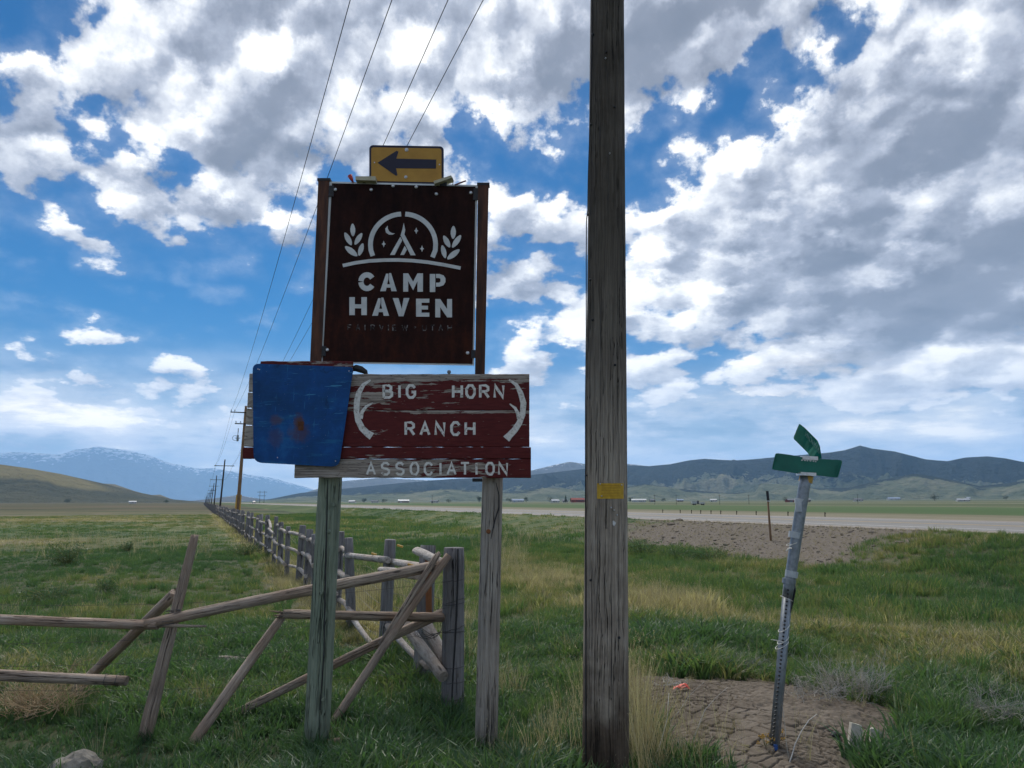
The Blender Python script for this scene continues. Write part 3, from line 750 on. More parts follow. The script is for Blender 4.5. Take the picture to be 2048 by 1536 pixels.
m_let, nt, b = material('routed_white_paint', 0.7)
nn = nt.noise(poscoord(nt), 45, 5, 0.7)
setcol(nt, b, nt.ramp(nn, [(0.33, (0.28, 0.25, 0.22)), (0.45, (0.66, 0.64, 0.60)), (0.7, (0.80, 0.79, 0.76))]))
def ribbon(mb, pts, w, plane, depth, k=0, closed=False, taper=None):
    """flat stroke through pixel points, W pixels wide, standing DEPTH proud of its plane"""
    n = len(pts); L = []; Rr = []
    for i in range(n):
        x0, y0 = pts[max(i - 1, 0)]; x1, y1 = pts[min(i + 1, n - 1)]
        tx, ty = x1 - x0, y1 - y0; l = math.hypot(tx, ty) or 1; nx, ny = -ty / l, tx / l
        ww = (w if taper is None else w * taper[i]) / 2
        if 0 < i < n - 1:
            ax, ay = pts[i][0] - x0, pts[i][1] - y0; la = math.hypot(ax, ay) or 1
            cs = abs((-ay / la) * nx + (ax / la) * ny); ww = ww / max(cs, 0.5)
        L.append((pts[i][0] + nx * ww, pts[i][1] + ny * ww)); Rr.append((pts[i][0] - nx * ww, pts[i][1] - ny * ww))
    dd = depth + 0.00025 * (k % 9)
    vs = []; 
    for (a, b_) in zip(L, Rr):
        pa, pb = plane(*a), plane(*b_)
        vs += [pa + Vector((0, 0.002, 0)), pb + Vector((0, 0.002, 0)), pa - Vector((0, dd, 0)), pb - Vector((0, dd, 0))]
    fs = []
    for i in range(n - 1):
        a = i * 4; b2 = a + 4
        fs += [(a + 2, a + 3, b2 + 3, b2 + 2), (a, a + 2, b2 + 2, b2), (a + 3, a + 1, b2 + 1, b2 + 3)]
    fs += [(0, 1, 3, 2), ((n - 1) * 4, (n - 1) * 4 + 2, (n - 1) * 4 + 3, (n - 1) * 4 + 1)]
    mb.add(vs, fs)
def arc(cx, cy, rx, ry, a0, a1, n=10):
    return [(cx + rx * math.cos(R(a0 + (a1 - a0) * i / (n - 1))), cy - ry * math.sin(R(a0 + (a1 - a0) * i / (n - 1)))) for i in range(n)]
MONO = {  # single-line glyphs in a unit box, y up
    'A': [[(0, 0), (.5, 1), (1, 0)], [(.2, .36), (.8, .36)]], 'B': [[(0, 0), (0, 1), (.6, 1), (.85, .88), (.85, .66), (.6, .54), (0, .54)], [(.6, .54), (.95, .42), (.95, .14), (.65, 0), (0, 0)]],
    'I': [[(.5, 0), (.5, 1)]], 'G': [[(.95, .8), (.7, 1), (.3, 1), (.04, .75), (.04, .25), (.3, 0), (.7, 0), (.95, .2), (.95, .46), (.55, .46)]],
    'H': [[(0, 0), (0, 1)], [(1, 0), (1, 1)], [(0, .5), (1, .5)]], 'O': [[(.3, 0), (.04, .28), (.04, .72), (.3, 1), (.7, 1), (.96, .72), (.96, .28), (.7, 0), (.3, 0)]],
    'R': [[(0, 0), (0, 1), (.65, 1), (.92, .86), (.92, .62), (.65, .5), (0, .5)], [(.5, .5), (.98, 0)]], 'N': [[(0, 0), (0, 1), (1, 0), (1, 1)]],
    'C': [[(.95, .78), (.7, 1), (.32, 1), (.04, .74), (.04, .26), (.32, 0), (.7, 0), (.95, .22)]],
    'S': [[(.92, .82), (.68, 1), (.3, 1), (.06, .82), (.08, .62), (.3, .52), (.7, .48), (.93, .36), (.93, .16), (.68, 0), (.3, 0), (.04, .18)]],
    'T': [[(.5, 0), (.5, 1)], [(0, 1), (1, 1)]], 'F': [[(0, 0), (0, 1), (.9, 1)], [(0, .52), (.7, .52)]], 'V': [[(0, 1), (.5, 0), (1, 1)]], 'E': [[(.9, 0), (0, 0), (0, 1), (.9, 1)], [(0, .5), (.7, .5)]],
    'W': [[(0, 1), (.25, 0), (.5, .8), (.75, 0), (1, 1)]], 'U': [[(0, 1), (0, .25), (.25, 0), (.75, 0), (1, .25), (1, 1)]], 'D': [[(0, 0), (0, 1), (.6, 1), (.95, .7), (.95, .3), (.6, 0), (0, 0)]],
    'M': [[(0, 0), (0, 1), (.5, .4), (1, 1), (1, 0)]], 'Y': [[(0, 1), (.5, .5), (1, 1)], [(.5, .5), (.5, 0)]], 'L': [[(0, 1), (0, 0), (.9, 0)]], 'K': [[(0, 0), (0, 1)], [(.9, 1), (0, .4)], [(.35, .6), (.95, 0)]],
    '0': [[(.3, 0), (.04, .28), (.04, .72), (.3, 1), (.7, 1), (.96, .72), (.96, .28), (.7, 0), (.3, 0)]], '4': [[(.75, 0), (.75, 1), (0, .35), (1, .35)]], 'P': [[(0, 0), (0, 1), (.7, 1), (.95, .8), (.7, .5), (0, .5)]],
}
planks = [o for o in ranch.children if o.name.split('.')[0] == 'plank']
def mono_word(txt, xs, y0, y1, cw, w, plane, mat, parent, depth=0.0022, slant=0.0):
    for ch, x in zip(txt, xs):
        if ch == ' ': continue
        mb = MB(); c_w = cw * (0.3 if ch == 'I' else 1)
        for k, pl in enumerate(MONO[ch]):
            pts = [(x - c_w / 2 + c_w * u + slant * v, y1 - (y1 - y0) * v) for u, v in pl]
            ribbon(mb, pts, w, plane, depth, k)
        mb.build('letter', mat, parent)
PB = lambda px, py: P(px, py, YS - 0.0005)
mono_word('BIG', [776, 799, 822], 771, 795, 17, 5.2, PB, m_let, planks[1])
mono_word('HORN', [915, 941, 969, 998], 771, 795, 17, 5.2, PB, m_let, planks[1])
mono_word('RANCH', [820, 850, 880, 911, 940], 845, 869.5, 17, 5.2, PB, m_let, planks[2])
PB4 = lambda px, py: P(px, py, YS - 0.0025)
mono_word('ASSOCIATION', [742, 771, 800, 829, 857, 881, 903, 930, 953, 980, 1006], 926, 949, 16, 4.4, PB4, m_let, planks[4])
def c1(X, Y): return (460 + X / 3.2, 700 + Y / 3.2)
for side, outer, inner in (('l', [(900, 192), (855, 222), (825, 272), (812, 330), (810, 395), (820, 450), (845, 500), (875, 530), (908, 553)], [(915, 338), (872, 362), (846, 396), (838, 440)]),
                           ('r', [(1785, 190), (1832, 222), (1860, 275), (1878, 340), (1872, 415), (1850, 470), (1820, 515), (1790, 545), (1768, 570)], [(1790, 345), (1825, 372), (1842, 405), (1848, 440)])):
    mb = MB(); pts = [c1(*q_) for q_ in outer]
    ribbon(mb, pts, 13, PB, 0.003, 0, taper=[.25, .55, .8, .9, .85, .9, .95, 1.0, 1.2])
    ribbon(mb, [c1(*q_) for q_ in inner], 7, PB, 0.003, 4, taper=[.3, .8, 1, 1])
    mb.build('horn', m_let, ranch)

# blue shield-like panel with rounded corners, faded and rusted
m_blue, nt, b = material('faded_blue_sheet', 0.5, 0.22)
o = objco(nt); n1 = nt.noise(o, 3.0, 7, 0.65); n2 = nt.noise(nt.vec('MULTIPLY', o, (0.6, 1, 5)), 4.0, 6, 0.65)
c = nt.ramp(n1, [(0.32, (0.002, 0.042, 0.13)), (0.55, (0.003, 0.065, 0.24)), (0.72, (0.010, 0.125, 0.36))])
c = nt.mix(nt.rng(n2, 0.54, 0.68, 0, 0.6), c, (0.012, 0.14, 0.30))
x, y, z = nt.sep(o)
for (ex, ez, rx, rz, s_) in ((-0.01, -0.07, 0.05, 0.08, 0.9), (-0.20, -0.05, 0.06, 0.05, 0.55), (0.00, -0.16, 0.10, 0.09, 0.5), (-0.20, -0.2, 0.08, 0.09, 0.3)):
    k = nt.vec('LENGTH', nt.comb(nt.math('MULTIPLY_ADD', x, 1 / rx, -ex / rx), 0.0, nt.math('MULTIPLY_ADD', z, 1 / rz, -ez / rz)))
    k = nt.math('ADD', k, nt.math('MULTIPLY', nt.math('SUBTRACT', nt.noise(o, 14, 6, 0.7), 0.5), 1.6))
    c = nt.mix(nt.math('MULTIPLY', nt.rng(k, 1.2, 0.4), s_), c, (0.10, 0.045, 0.03))
sc_ = nt.noise(nt.vec('MULTIPLY', o, (2.5, 1, 26)), 2.0, 4, 0.6)
c = nt.mix(nt.math('MULTIPLY', nt.rng(sc_, 0.62, 0.66), nt.rng(z, -0.25, 0.20)), c, (0.04, 0.22, 0.40))
sd_ = nt.noise(nt.vec('MULTIPLY', o, (30, 1, 2.5)), 1.5, 4, 0.6); c = nt.mix(nt.math('MULTIPLY', nt.rng(sd_, 0.64, 0.69), 0.6), c, (0.02, 0.17, 0.36))
wv_ = nt.noise(o, 7.0, 8, 0.75, dist=1.2); c = nt.mix(nt.math('MULTIPLY', nt.rng(wv_, 0.56, 0.66), nt.math('MULTIPLY', nt.rng(z, -0.15, 0.15), 0.7)), c, (0.0015, 0.028, 0.085))
sp = nt.voro(nt.vec('MULTIPLY', o, (1, 0.01, 1)), 30)
c = nt.mix(nt.rng(sp, 0.055, 0.035), c, (0.30, 0.42, 0.5))
setcol(nt, b, c); bump(nt, b, n2, 0.25, 0.01)
YB = YS - 0.045
corners = [(505, 727), (707, 734), (678, 934), (507, 925)]
poly = []
rad = [14, 9, 16, 18]
for i, (x_, y_) in enumerate(corners):
    p_, n_ = corners[i - 1], corners[(i + 1) % 4]
    def toward(a, b_, d_): l = math.hypot(b_[0] - a[0], b_[1] - a[1]); return (a[0] + (b_[0] - a[0]) * d_ / l, a[1] + (b_[1] - a[1]) * d_ / l)
    a0 = toward((x_, y_), p_, rad[i]); a1 = toward((x_, y_), n_, rad[i])
    for t in np.linspace(0, 1, 7):
        poly.append(((1 - t) ** 2 * a0[0] + 2 * t * (1 - t) * x_ + t * t * a1[0], (1 - t) ** 2 * a0[1] + 2 * t * (1 - t) * y_ + t * t * a1[1]))
blue = empty('blank_sign', P(600, 930, YB), 'blank faded blue metal sign with rust spots covering the end of the ranch sign', 'sign')
mb = MB(); mb.prism([P(x_, y_, YB) for x_, y_ in poly], (0, 0.004, 0)); mb.build('sign_sheet', m_blue, blue)
m_rust = metal_mat('rust', (0.10, 0.035, 0.016), 0.9, 0.0, 0.5, 25)
mb = MB(); mb.prism([P(596, 843, YB - 0.001), P(608, 843, YB - 0.001), P(607, 861, YB - 0.001), P(597, 861, YB - 0.001)], (0, -0.002, 0)); mb.build('rusted_bolt_hole', m_rust, blue)
for (x_, y_) in ((516, 738), (519, 739), (698, 742), (671, 922), (555, 915)):
    mb = MB(); c = P(x_, y_, YB); mb.tube([c, c - Vector((0, .004, 0))], [.005, .004], 8); mb.build('rivet', m_bolt, blue)
for (x_, y_, l_) in ((540, 790, 0), (650, 760, 0)):
    mb = MB(); c = P(x_, y_, YB + 0.025); mb.box(c, (0.03, 0.035, 0.03)); mb.build('spacer', m_greypost, blue)

# black bundle wedged behind the top edge of the planks
mb = MB(); pts = [P(x_, y_, YS + 0.055) for x_, y_ in ((703, 738), (712, 736), (722, 739), (731, 744), (733, 752))]
mb.tube(pts, [0.020, 0.030, 0.030, 0.022, 0.014], 12)
bag = mb.build('black_bag', m_black, smooth=True); tag(bag, 'small black rubbery lump wedged between the blue sign and the red plank', 'bag')

# ------------------------------------------------------------------ rusted steel camp sign above
KC = 0.055
YC = YS + 0.15
def PC(px, py, d=0.0): return P(px, py, YC + d, KC)
m_corten, nt, b = material('rusted_steel_plate', 0.8, 0.12)
p = poscoord(nt); n = nt.noise(nt.vec('MULTIPLY', p, (3, 3, 1.0)), 3.0, 7, 0.65); n2 = nt.noise(p, 30, 6, 0.7)
z = nt.sep(p)[2]
k = nt.math('ADD', nt.math('ADD', nt.math('MULTIPLY', n, 0.7), nt.math('MULTIPLY', n2, 0.3)), nt.math('MULTIPLY_ADD', z, -0.09, 0.36))
setcol(nt, b, nt.ramp(k, [(0.35, (0.011, 0.005, 0.005)), (0.55, (0.028, 0.010, 0.008)), (0.8, (0.075, 0.021, 0.011))])); bump(nt, b, n2, 0.3, 0.003)
m_tube, nt, b = material('rusted_tube', 0.75, 0.35)
n = nt.noise(nt.vec('MULTIPLY', poscoord(nt), (6, 6, 0.9)), 3.0, 7, 0.65)
setcol(nt, b, nt.ramp(n, [(0.32, (0.022, 0.013, 0.012)), (0.5, (0.075, 0.030, 0.018)), (0.68, (0.13, 0.050, 0.025))])); bump(nt, b, n, 0.2, 0.003)
m_back, nt, b = material('pale_backing_sheet', 0.5, 0.4); setcol(nt, b, nt.ramp(nt.noise(poscoord(nt), 4, 5), [(0.3, (0.60, 0.62, 0.62)), (0.7, (0.74, 0.76, 0.76))]))
camp = empty('camp_sign', PC(800, 730), 'tall rusted steel panel with pale cut-out CAMP HAVEN logo between two square tubes', 'sign')
def q4(name, pts, d0, d1, mat, parent=camp, pf=PC):
    mb = MB(); mb.prism([pf(x_, y_, d0) for x_, y_ in pts], (0, d1 - d0, 0)); return mb.build(name, mat, parent)
q4('frame_tube', [(636.5, 361), (658, 361), (641, 745), (619, 745)], 0.0, 0.07, m_tube)
q4('frame_tube', [(956, 369), (977, 369), (968.5, 775), (949.5, 775)], 0.0, 0.07, m_tube)
q4('tube_cap', [(634.5, 356), (660.5, 356), (660, 361), (634.5, 361)], -0.004, 0.075, m_black)
q4('tube_cap', [(954, 365), (979, 365), (979, 369.5), (954, 369.5)], -0.004, 0.075, m_black)
q4('backing_sheet', [(657.5, 363), (955.5, 370), (948, 731), (641, 726)], 0.018, 0.024, m_back)
front = q4('steel_plate', [(664, 366.5), (951, 373), (945, 727.5), (645.5, 722.5)], 0.010, 0.014, m_corten)
for pts in ([(655, 371), (668, 371), (667, 393), (654, 393)], [(947, 376), (958.5, 376), (958, 400), (946, 400)], [(641, 692), (652, 692), (651, 712), (640, 712)], [(942, 700), (953, 700), (952, 716), (942, 716)]):
    q4('mounting_bracket', pts, 0.002, 0.009, m_black)
for (X, Y_) in ((610, 382), (840, 383), (980, 358), (1128, 365), (1257, 410), (1477, 402), (558, 1407), (1457, 1427)):
    mb = MB(); c = PC(480 + X / 3.2, 260 + Y_ / 3.2, 0.012)
    mb.tube([c + Vector((0, .002, 0)), c - Vector((0, .006, 0)), c - Vector((0, .011, 0))], [.0155, .0155, .009], 10); mb.build('bolt', m_bolt, front)
def c2(X, Y_): return (480 + X / 3.2, 260 + Y_ / 3.2)
m_cut, nt, b = material('pale_cutout', 0.6, 0.3)
nn = nt.noise(poscoord(nt), 9, 5, 0.6)
setcol(nt, b, nt.ramp(nn, [(0.3, (0.50, 0.51, 0.51)), (0.7, (0.66, 0.67, 0.66))]))
m_dim, nt, b = material('dim_cutout', 0.6, 0.3)
setcol(nt, b, nt.ramp(nt.noise(poscoord(nt), 45, 3, 0.6), [(0.46, (0.012, 0.008, 0.008)), (0.62, (0.20, 0.19, 0.185))]))
PL = lambda px, py: PC(px, py, 0.0098)
def flatp(name, polys, mat=m_cut, d=0.0022):
    mb = MB()
    for k, pl in enumerate(polys):
        mb.prism([PL(*c2(*v)) for v in pl], (0, -d - 0.0003 * k, 0))
    return mb.build(name, mat, front)
def strokes(name, sts, w, mat=m_cut, d=0.0022):
    mb = MB()
    for k, pl in enumerate(sts): ribbon(mb, [c2(*v) for v in pl], w / 3.2, PL, d, k)
    return mb.build(name, mat, front)
# ring with a notch at the top, open at the foot
strokes('logo_arch', [arc(1042, 735, 207, 197, 93, 180, 16) + [(838, 770), (850, 806)], arc(1047, 735, 205, 197, 87, 0, 16) + [(1250, 770), (1232, 815)]], 30)
strokes('logo_ground_line', [[(658, 868), (740, 850), (830, 838), (920, 833), (1010, 832), (1100, 836), (1200, 846), (1300, 862), (1412, 884)]], 22)
flatp('logo_tent', [[(1048, 595), (1058, 640), (1052, 668), (1124, 802), (1092, 802), (1028, 676), (1038, 640)], [(1026, 684), (1038, 706), (990, 800), (960, 800)], [(1054, 742), (1068, 766), (1050, 800), (1026, 800)]])
flatp('logo_moon', [[(946, 612), (930, 632), (934, 656), (954, 670), (976, 670), (992, 662), (972, 660), (954, 648), (946, 630)]])
for (x_, y_) in ((1128, 645), (920, 730), (1165, 760)):
    flatp('logo_star', [[(x_, y_ - 22), (x_ + 5, y_ - 6), (x_ + 13, y_), (x_ + 5, y_ + 6), (x_, y_ + 22), (x_ - 5, y_ + 6), (x_ - 13, y_), (x_ - 5, y_ - 6)]])
def leaf(x_, y_, l, w, ang):
    pts = []
    for i in range(14):
        t = 2 * math.pi * i / 14; a_, b_ = l / 2 * math.cos(t), w / 2 * math.sin(t) * (1 - 0.25 * abs(math.cos(t)))
        pts.append((x_ + a_ * math.cos(R(ang)) - b_ * math.sin(R(ang)), y_ - (a_ * math.sin(R(ang)) + b_ * math.cos(R(ang)))))
    flatp('logo_leaf', [pts])
for args in ((722, 640, 82, 34, 92), (692, 697, 92, 36, 118), (758, 697, 88, 34, 58), (712, 776, 100, 40, 142), (774, 765, 84, 34, 72),
             (1365, 656, 84, 36, 88), (1323, 714, 86, 36, 118), (1386, 713, 98, 36, 55), (1304, 779, 86, 34, 104), (1366, 796, 100, 38, 38)): leaf(*args)
STEN = {
    'C': lambda x, y, w, h: ([arc(x + w / 2, y + h / 2, w / 2 - 16, h / 2 - 16, 32, 176, 10), arc(x + w / 2, y + h / 2, w / 2 - 16, h / 2 - 16, 184, 328, 10)], 33),
}
def poly_letter(ch, x, y, w, h):
    """stencil capitals as outlines; x,y top-left in the enlarged picture"""
    s = 35
    if ch == 'C':
        strokes('letter', *STEN['C'](x, y, w, h)); return
    if ch == 'A': polys = [[(x, y + h), (x + w * .36, y + 4), (x + w * .50, y + 4), (x + w * .50, y + h * .28), (x + w * .34, y + h)], [(x + w * .54, y), (x + w * .66, y), (x + w, y + h), (x + w * .68, y + h), (x + w * .54, y + h * .38)], [(x + w * .40, y + h * .62), (x + w * .62, y + h * .62), (x + w * .66, y + h * .8), (x + w * .38, y + h * .8)]]
    if ch == 'M': polys = [[(x, y), (x + s * .9, y), (x + s * .9, y + h), (x, y + h)], [(x + w - s, y), (x + w, y), (x + w, y + h), (x + w - s, y + h)], [(x + s * .9, y), (x + w / 2, y + h * .45), (x + w - s, y), (x + w - s, y + h * .42), (x + w / 2, y + h * .92), (x + s * .9, y + h * .42)]]
    if ch == 'P':
        polys = [[(x, y), (x + s, y), (x + s, y + h), (x, y + h)]]
        flatp('letter', polys + [[(x + s + 5, y), (x + w * .62, y), (x + w * .88, y + h * .08), (x + w, y + h * .24), (x + w, y + h * .44), (x + w * .88, y + h * .62), (x + w * .62, y + h * .70), (x + s + 5, y + h * .70), (x + s + 5, y + h * .48), (x + w * .60, y + h * .48), (x + w * .68, y + h * .42), (x + w * .68, y + h * .27), (x + w * .60, y + h * .22), (x + s + 5, y + h * .22)]]); return
    if ch == 'H': polys = [[(x, y), (x + s, y), (x + s, y + h), (x, y + h)], [(x + w - s, y), (x + w, y), (x + w, y + h), (x + w - s, y + h)], [(x + s, y + h * .40), (x + w - s, y + h * .40), (x + w - s, y + h * .62), (x + s, y + h * .62)]]
    if ch == 'V': polys = [[(x, y), (x + w * .34, y), (x + w * .55, y + h * .62), (x + w * .55, y + h), (x + w * .36, y + h)], [(x + w * .66, y), (x + w, y), (x + w * .64, y + h), (x + w * .56, y + h), (x + w * .56, y + h * .5)]]
    if ch == 'E': polys = [[(x, y), (x + s, y), (x + s, y + h), (x, y + h)], [(x + s, y), (x + w, y), (x + w, y + h * .22), (x + s, y + h * .22)], [(x + s, y + h * .39), (x + w * .9, y + h * .39), (x + w * .9, y + h * .60), (x + s, y + h * .60)], [(x + s, y + h * .78), (x + w, y + h * .78), (x + w, y + h), (x + s, y + h)]]
    if ch == 'N': polys = [[(x, y), (x + s * .9, y), (x + s * .9, y + h), (x, y + h)], [(x + w - s * .9, y), (x + w, y), (x + w, y + h), (x + w - s * .9, y + h)], [(x + s * .9, y), (x + w - s * .9, y + h * .55), (x + w - s * .9, y + h), (x + s * .9, y + h * .45)]]
    flatp('letter', polys)
for ch, x_, y_, w_, h_ in (('C', 758, 911, 110, 120), ('A', 897, 916, 106, 116), ('M', 1045, 918, 126, 117), ('P', 1215, 922, 100, 115), ('H', 700, 1070, 112, 115), ('A', 846, 1073, 108, 116), ('V', 978, 1076, 106, 116), ('E', 1127, 1080, 85, 115), ('N', 1250, 1082, 107, 117)):
    poly_letter(ch, x_, y_, w_, h_)
xs = [702, 755, 800, 850, 905, 950, 990, 1055, 1180, 1232, 1285, 1342]
for ch, x_ in zip('FAIRVIEWUTAH', xs):
    mb = MB(); w_ = 9 if ch == 'I' else (34 if ch == 'W' else 24)
    if ch == 'I': w_ = 4
    for k, pl in enumerate(MONO[ch]):
        ribbon(mb, [c2(x_ - w_ / 2 + w_ * u, 1282 - 34 * v + (x_ - 1000) * 0.004) for u, v in pl], 1.8, PL, 0.0015, k)
    mb.build('letter', m_dim, front)
flatp('separator_dot', [[(1112, 1262), (1120, 1256), (1128, 1262), (1120, 1270)]], m_dim)

# yellow arrow sign bolted above the panel
YA = YC + 0.03
def PA(px, py, d=0.0): return P(px, py, YA + d, KC)
m_amber, nt, b = material('amber_sheeting', 0.5, 0.4)
setcol(nt, b, nt.ramp(nt.noise(poscoord(nt), 6, 6, 0.6), [(0.3, (0.38, 0.19, 0.022)), (0.7, (0.50, 0.265, 0.035))]))
m_navy, nt, b = material('blue_black_ink', 0.5, 0.4); setcol(nt, b, (0.012, 0.011, 0.030))
def rrect(x0, y0, x1, y1, r, skew=0.0, n=6):
    pts = []
    for (cx, cy, a0) in ((x0 + r, y0 + r, 180), (x1 - r, y0 + r, 90), (x1 - r, y1 - r, 0), (x0 + r, y1 - r, -90)):
        for i in range(n + 1):
            a = R(a0 - 90 * i / n); px = cx + r * math.cos(a); py = cy - r * math.sin(a); pts.append((px, py + (px - x0) * skew))
    return pts
arrow = empty('arrow_sign', PA(812, 362), 'small amber road sign with a dark arrow, bolted above the camp panel', 'sign')
def ap(name, pts, d0, th, mat): mb = MB(); mb.prism([PA(x_, y_, d0) for x_, y_ in pts], (0, th, 0)); return mb.build(name, mat, arrow)
ap('sign_rim', rrect(738.5, 290, 887.5, 366, 8, 0.018), 0.0, 0.006, m_navy)
ap('sign_face', rrect(742.5, 294.5, 883, 362, 5, 0.018), -0.002, 0.0015, m_amber)
ap('arrow', [(755, 325.5), (793, 301.5), (797, 303), (792.5, 317), (872.5, 319), (872, 337), (792, 336.5), (795, 350), (792, 351.5)], -0.004, 0.0015, m_navy)
for (x_, y_, r_) in ((813, 299.5, .019), (811.5, 354, .016), (749, 325, .006), (879, 329, .007)):
    mb = MB(); c = PA(x_, y_, -0.003); mb.tube([c + Vector((0, .002, 0)), c - Vector((0, .004, 0))], [r_, r_ * .85], 12)
    if r_ > 0.01: mb.tube([c - Vector((0, .004, 0)), c - Vector((0, .010, 0))], [r_ * .5, r_ * .42], 6)
    mb.build('bolt', m_bolt, arrow)
ap('mounting_strap', [(800, 352), (824, 352), (824, 378), (800, 378)], 0.007, 0.006, m_black)
# cream clip lights and red odds and ends along the top of the panel
m_cream, nt, b = material('cream_plastic', 0.55); setcol(nt, b, nt.ramp(nt.noise(poscoord(nt), 12, 4), [(0.3, (0.40, 0.36, 0.25)), (0.7, (0.52, 0.48, 0.35))]))
def clip(pts, lab):
    t = empty('clip_light', PC(*pts[3], 0.0), lab, 'lamp', 'clip lights on top of the camp panel')
    mb = MB(); mb.prism([PC(x_, y_, -0.05) for x_, y_ in pts], (0, 0.11, 0)); mb.build('lamp_housing', m_cream, t)
    cx = sum(x_ for x_, _ in pts) / 4; cy = max(y_ for _, y_ in pts)
    mb = MB(); mb.prism([PC(x_, y_, 0.0) for x_, y_ in ((cx - 7, cy - 3), (cx + 8, cy - 3), (cx + 7, cy + 4), (cx - 6, cy + 4))], (0, 0.02, 0)); mb.build('clamp', m_black, t)
clip([(711, 352.5), (751, 352.5), (751, 361), (711, 360)], 'cream box lamp lying level on the panel top beside the red spout')
clip([(867, 362), (902, 350.5), (905, 355), (869, 367.5)], 'cream box lamp tilted upward on the panel top beside the dark red stick')
m_redp = metal_mat('red_plastic', (0.42, 0.03, 0.025), 0.5, 0.0, 0.2)
mb = MB(); mb.tube([PC(706.5, 365, 0.01), PC(703, 358, 0.01), PC(699.5, 351, 0.01)], [0.006, 0.016, 0.022], 10); o = mb.build('red_spout', m_redp, smooth=True); tag(o, 'short red flared plastic piece sticking up from the top corner of the camp panel', 'plastic piece')
m_dred = metal_mat('dark_red_paint', (0.16, 0.02, 0.03), 0.5, 0.0, 0.2)
mb = MB(); mb.tube([PC(909, 370, 0.01), PC(921, 365.5, 0.0), PC(932, 361.5, -0.01)], [0.006, 0.008, 0.007], 8); o = mb.build('red_stick', m_dred, smooth=True); tag(o, 'thin dark red stick on top of the camp panel next to the tilted lamp', 'stick')
mb = MB(); mb.tube([PC(905, 356, 0.01), PC(907, 362, 0.01), PC(905, 370, 0.01)], 0.003, 6); o = mb.build('lamp_wire', m_cable); tag(o, 'short black wire curling from the tilted cream lamp', 'wire')

# ------------------------------------------------------------------ the big utility pole beside the sign
def pole_axis(Y):  # centre line of the utility line, metres
    s = Y
    return None
YP = 6.0
pb = P(1211, 1536, YP); ptop = P(1214.5, 0, YP)
UP = empty('utility_pole', (pb.x, pb.y, hz(pb.x, pb.y)), 'huge weathered utility pole with a yellow tag, right beside the camera', 'utility pole', 'poles of the power line')
dirv = (ptop - pb).normalized()
base = pb - dirv * (pb.z + 0.3) / dirv.z; top = base + dirv * 11.6
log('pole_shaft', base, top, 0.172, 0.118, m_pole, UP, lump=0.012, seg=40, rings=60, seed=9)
def pole_r(z): return 0.172 + (0.118 - 0.172) * (z + 0.3) / 11.6
def on_pole(px, py, out=0.0):
    """point on the camera-side surface of the pole"""
    d = pix_dir(px, py); best = None
    for i in range(400):
        t = 5.2 + i * 0.004; q_ = Vector((d.x * t, d.y * t, EYE + d.z * t)); c = base + dirv * ((q_.z - base.z) / dirv.z)
        if (Vector((q_.x - c.x, q_.y - c.y))).length <= pole_r(q_.z): best = q_; break
    if best is None: return P(px, py, YP)
    n = Vector((best.x - c.x, best.y - c.y, 0)).normalized(); return best + n * out
m_ytag, nt, b = material('yellow_tag', 0.5, 0.4); setcol(nt, b, nt.ramp(nt.noise(poscoord(nt), 40, 4), [(0.3, (0.42, 0.24, 0.010)), (0.7, (0.58, 0.35, 0.02))]))
mb = MB(); nx = 9; vs = []; 
for j, yy in enumerate((966.5, 997.5)):
    for i in range(nx): vs.append(on_pole(1194.5 + (1246.5 - 1194.5) * i / (nx - 1), yy, 0.004))
fs = [(i, i + 1, i + nx + 1, i + nx) for i in range(nx - 1)]
me = bpy.data.meshes.new('yellow_tag'); me.from_pydata([tuple(v) for v in vs], [], fs); me.update()
o = link('marker_tag', me, m_ytag, UP); sol = o.modifiers.new('s', 'SOLIDIFY'); sol.thickness = 0.003
me.flip_normals() if me.polygons[0].normal.y > 0 else None
m_tagline, nt, b = material('tag_emboss', 0.5); setcol(nt, b, (0.33, 0.17, 0.01))
for yy in (971, 976, 981, 986.5, 992):
    mb = MB(); mb.tube([on_pole(x_, yy, 0.007) for x_ in (1203, 1214, 1226, 1238)], 0.0011, 4); mb.build('tag_line', m_tagline, UP)
def nail(px, py, r=0.008, mat=m_bolt):
    c = on_pole(px, py, 0.0); n = Vector((0, -1, 0)); mb = MB(); mb.tube([c, c + n * 0.012, c + n * 0.02], [r, r, r * 0.6], 8); mb.build('nail', mat, UP)
for (x_, y_) in ((1200, 968), (1203, 992), (1243, 970), (1228, 1020), (1211, 118), (1219, 308), (1222, 1015), (1234, 1030)): nail(x_, y_, 0.006)
for (x_, y_) in ((1186, 70), (1182, 250), (1176, 430), (1229, 215), (1212, 105), (1173, 950), (1181, 1160), (1238, 1275), (1185, 640), (1230, 730), (1180, 560)): nail(x_, y_, 0.010, m_black)
mb = MB(); c = on_pole(1227, 1047, 0.003); mb.prism([c + Vector((dx_ , 0, dz_)) for dx_, dz_ in ((-.020, .008), (0, .022), (.018, .004), (.004, -.020))], (0, 0.004, 0)); mb.build('metal_scrap', m_bolt, UP)
mb = MB(); mb.tube([on_pole(x_, y_, 0.006) for x_, y_ in ((1185, 0), (1185, 70), (1183, 180), (1181, 260), (1178, 350), (1177, 420), (1173, 440), (1172.5, 520), (1172.5, 660), (1172.5, 800), (1172.5, 960), (1173, 1150), (1173, 1340), (1173, 1530))], 0.0042, 6); mb.build('ground_wire', m_black, UP)
